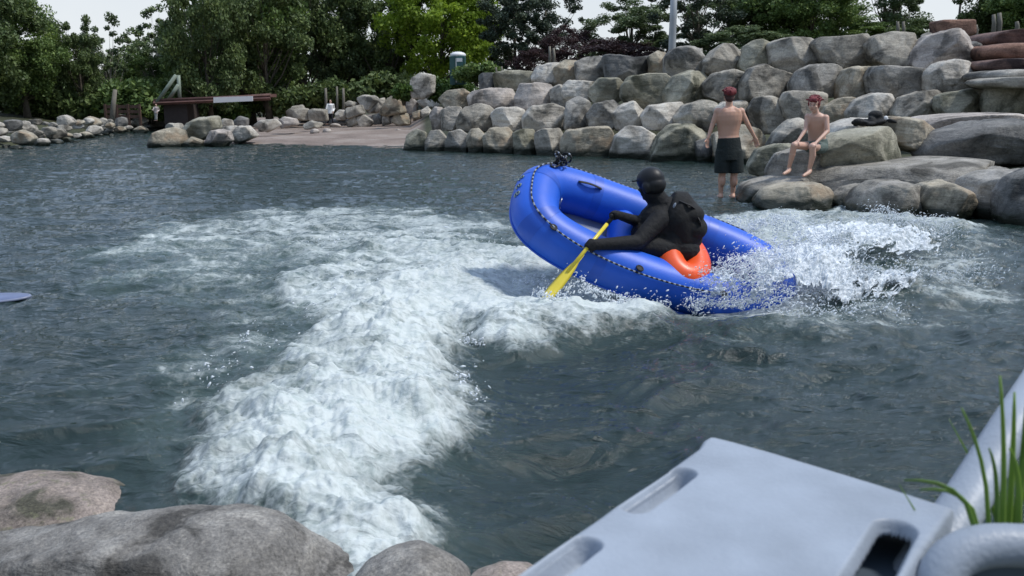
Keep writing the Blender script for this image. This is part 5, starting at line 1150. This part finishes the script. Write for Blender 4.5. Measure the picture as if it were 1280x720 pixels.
# ---------------------------------------------------------------- paddle
pa = empty('paddle', UH); I4 = -Vector(UH); tip = LH+PDIR*1.0
for k in range(400):
    q = LH+PDIR*(.2+k*.004); 
    cy_ = (q.z-CH)*math.cos(TH)+q.y*math.sin(TH); cz_ = q.y*math.cos(TH)-(q.z-CH)*math.sin(TH)
    if 640+F*q.x/cz_ < 687: tip = q; break
BL = (TIP-LH).length
m = MB(); m.tube([UH+I4+PDIR*.09, LH+I4+PDIR*(BL-.30)], .0155, 12); m.build('shaft', YEL, pa)
m = MB(); m.tube([UH+I4, UH+I4+PDIR*.10], .017, 12); m.tube([UH+I4-LAT*.055, UH+I4, UH+I4+LAT*.055], [.017,.02,.017], 10); m.build('grip', BLACK, pa)
bn = PDIR.cross(Vector((.5, -1, 0))).normalized(); bm_ = PDIR.cross(bn)
m = MB(); rows = []
for s_, w_ in ((-.50,.016),(-.42,.020),(-.36,.034),(-.26,.046),(-.12,.052),(-.04,.048),(0,.035)):
    c_ = LH+I4+PDIR*(BL+s_)
    rows.append([c_+(bn*.55+bm_*.83)*w_*x_*1.0+(bm_*.55-bn*.83)*(.012+y_) for x_, y_ in ((-1,0),(-.5,.006),(0,.012),(.5,.006),(1,0),(.5,-.008),(0,-.012),(-.5,-.008))])
vs = [v for r_ in rows for v in r_]; fs = [(i*8+j, i*8+(j+1) % 8, (i+1)*8+(j+1) % 8, (i+1)*8+j) for i in range(6) for j in range(8)]+[tuple(range(8))[::-1], tuple(48+j for j in range(8))]
m.add(vs, fs); m.build('blade', YEL, pa)
tag(pa, 'yellow paddle with black grip dug into the foam beside the raft', 'paddle')
# lavender board entering from the left
bo = empty('board', on_z(-62, 377, .03)); m = MB(); m.ell((0, 0, 0), (.62, .17, .035), n=40, h=12); m.build('deck', simple('lavender_board', (.13,.16,.27), .4), bo); bo.rotation_euler = (R(3), R(-3), R(4))
m = MB(); m.tube([(.62*.985*math.cos(a), .17*.985*math.sin(a), 0) for a in np.linspace(0, 2*math.pi, 60, endpoint=False)], .012, 8, closed=True); m.build('rail', simple('board_edge', (.2,.23,.33), .4), bo)
tag(bo, 'rounded tip of a lavender board floating at the left edge', 'board')
# ---------------------------------------------------------------- near plastic chair
PL = simple('pale_grey_plastic', (.30,.34,.395), .45, .14, 7, .12, 120, spec=.45); PL_SHADE = simple('painted_arm_shade', (.10,.14,.19), .55, .1, 3)
ZC = .97
def pc(px, py, z=ZC): return on_z(px, py, z)
chr_ = empty('plastic_chair', (pc(900, 700).x, pc(900, 700).y, .35)); IC = -Vector(chr_.location)
PP = [tuple(pc(*q))[:2] for q in [(866,560),(872,550),(882,544),(896,545),(925,552),(1040,586),(1204,636),(1120,760),(1010,960),(300,960),(420,862),(625,722)]]
xs0 = min(a for a, _ in PP)-.03; xs1 = max(a for a, _ in PP)+.03; ys0 = min(b for _, b in PP)-.03; ys1 = max(b for _, b in PP)+.03
nx, ny = 420, 420; gx, gy = np.meshgrid(np.linspace(xs0, xs1, nx), np.linspace(ys0, ys1, ny))
dd = sdf(gx.ravel(), gy.ravel(), PP)+.010
# rounded outline, rolled edge, recessed grips
def cap_sd(x, y, a, b_, r):
    ax, ay = a; ex, ey = b_[0]-ax, b_[1]-ay; t_ = np.clip(((x-ax)*ex+(y-ay)*ey)/(ex*ex+ey*ey), 0, 1); return np.hypot(x-ax-ex*t_, y-ay-ey*t_)-r
X, Y_ = gx.ravel(), gy.ravel(); zz = np.full(X.shape, ZC)
edge = np.clip(dd+.012, 0, .05); zz = zz-np.where(dd > -.012, .012-np.sqrt(np.maximum(0, .012**2-np.minimum(edge, .012)**2)), 0)-np.where(dd > 0, np.minimum((dd)*6, .06), 0)
slots = [(pc(852,593), pc(795,634), .023, .042), (pc(731,682), pc(610,770), .023, .042), (pc(1118,664), pc(1030,820), .030, .03)]
for a, b_, r_, dp in slots:
    s_ = cap_sd(X, Y_, tuple(a)[:2], tuple(b_)[:2], r_); zz = zz-dp*(1-sstep(-.012, .005, s_))
zz = zz+.004*np.sin(X*3)+.0015*perlin(X*9, Y_*9, 3)
keep = ((dd < .012) & (s_ > -.008)).reshape(ny, nx); kc = keep[:-1, :-1] & keep[1:, 1:] & keep[:-1, 1:] & keep[1:, :-1]
ii = np.arange(nx*ny).reshape(ny, nx); qf = np.stack([ii[:-1, :-1], ii[:-1, 1:], ii[1:, 1:], ii[1:, :-1]], -1)[kc]; us = np.unique(qf); mp_ = np.full(nx*ny, -1); mp_[us] = np.arange(len(us))
so = link('seat_panel', mesh_np('seat_panel', np.stack([X, Y_, zz], -1)[us]+np.array(IC), mp_[qf]), PL, chr_)
md = so.modifiers.new('t', 'SOLIDIFY'); md.thickness = .012; md.offset = -1
m = MB(); P_ = [at_y(1130,745,1.22), at_y(1160,700,1.26), at_y(1205,630,1.34), at_y(1262,535,1.46), at_y(1330,430,1.60)]
m.tube([p+IC for p in P_], [.040,.040,.037,.034,.032], 20, flat=.8); m.build('side_rail', PL, chr_)
m = MB(); P_ = [at_y(1150,850,1.08), at_y(1162,760,1.10), at_y(1180,706,1.12), at_y(1215,684,1.13), at_y(1262,680,1.13), at_y(1360,690,1.12)]
for _ in range(2): P_ = [P_[0]]+[v for i in range(len(P_)-1) for v in (P_[i].lerp(P_[i+1], .25), P_[i].lerp(P_[i+1], .75))]+[P_[-1]]
m.tube([p+IC for p in P_], .030, 20); m.build('arm_frame', PL, chr_)
m = MB(); c_ = [at_y(*q, 1.15)+IC for q in [(1165,860),(1178,720),(1215,690),(1380,690),(1380,860)]]; m.add(c_+[v+Vector((0,.02,0)) for v in c_], [(0,1,2,3,4),(9,8,7,6,5)]+[(i, (i+1) % 5+0, (i+1) % 5+5, i+5) for i in range(5)]); m.build('arm_recess_shade', PL_SHADE, chr_, False)  # plate below the arm, recess shade put into its darker colour
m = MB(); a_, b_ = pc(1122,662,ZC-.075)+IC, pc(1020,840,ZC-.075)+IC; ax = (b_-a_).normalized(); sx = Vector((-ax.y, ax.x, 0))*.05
m.add([a_-sx-ax*.05, a_+sx-ax*.05, b_+sx, b_-sx]+[v+Vector((0,0,-.02)) for v in (a_-sx-ax*.05, a_+sx-ax*.05, b_+sx, b_-sx)], [(0,1,2,3),(7,6,5,4),(0,4,5,1),(1,5,6,2),(2,6,7,3),(3,7,4,0)]); m.build('recess_shade', simple('painted_slot_shade', (.06,.085,.115), .6, .1, 5), chr_, False)  # dark sheet under the right slot, its colour stands for the shade inside
for q in [(700,1000),(1120,850),(905,590)]:
    t0 = pc(q[0], q[1], ZC-.03)+IC; m = MB(); m.tube([t0, t0+Vector((.02, -.02, -.75))], [.03, .024], 14); m.build('leg', PL, chr_)
tag(chr_, 'pale grey moulded plastic chair seen close up at the lower right', 'chair')
# grass beside the chair
GM = leafmat('grass_blades', (.17,.30,.06), .3, .35); m = MB(); rs_ = random.Random(21)
def blade(x_, y_, z0, H_, lean, az, w_):
    pts = []; 
    for k in range(9):
        s_ = k/8; pts.append(Vector((x_+math.cos(az)*lean*s_*s_*H_, y_+math.sin(az)*lean*s_*s_*H_, z0+H_*s_*(1-.25*lean*s_))))
    m.tube(pts, [w_*(1-s_/8)**.6+.0004 for s_ in range(9)], 6, flat=.18, upv=(math.cos(az+1.2), math.sin(az+1.2), 0.1))
for k in range(26):
    p = at_y(rs_.uniform(1246, 1340), 700, rs_.uniform(1.26, 1.42)); blade(p.x, p.y, .5, rs_.uniform(.40, .62), rs_.uniform(.02, .3), rs_.uniform(0, 6.28), rs_.uniform(.003, .0065))
for (bx, by_, tx, ty, Yb, w_) in [(1255,640,1250,470,1.22,.0035),(1262,640,1268,490,1.24,.004),(1272,650,1283,500,1.25,.0045),(1240,640,1202,510,1.2,.0028),(1248,640,1236,560,1.2,.003),(1228,642,1130,600,1.16,.0032),(1232,648,1150,612,1.18,.003),(1276,640,1262,560,1.22,.004),(1268,650,1290,540,1.24,.005)]:
    p = at_y(bx, by_, Yb); q = at_y(tx, ty, Yb); g0 = p+Vector((.02, 0, -.45)); pts = []
    for k in range(11):
        s_ = k/10; pts.append(g0.lerp(p, min(1, s_*2)) if s_ < .5 else p.lerp(q, (s_-.5)*2)+Vector((0, 0, .02*math.sin((s_-.5)*2*math.pi))))
    for _ in range(2): pts = [pts[0]]+[(pts[i-1]+pts[i]*2+pts[i+1])/4 for i in range(1, 10)]+[pts[-1]]
    m.tube(pts, [w_*1.7*(1-k/10.5)**.5 for k in range(11)], 6, flat=.2, upv=(.3, 1, 0))
tag(m.build('grass', GM, None, merge=False), 'tall green grass blades growing between the chair rail and the bank', 'grass', kind='stuff')
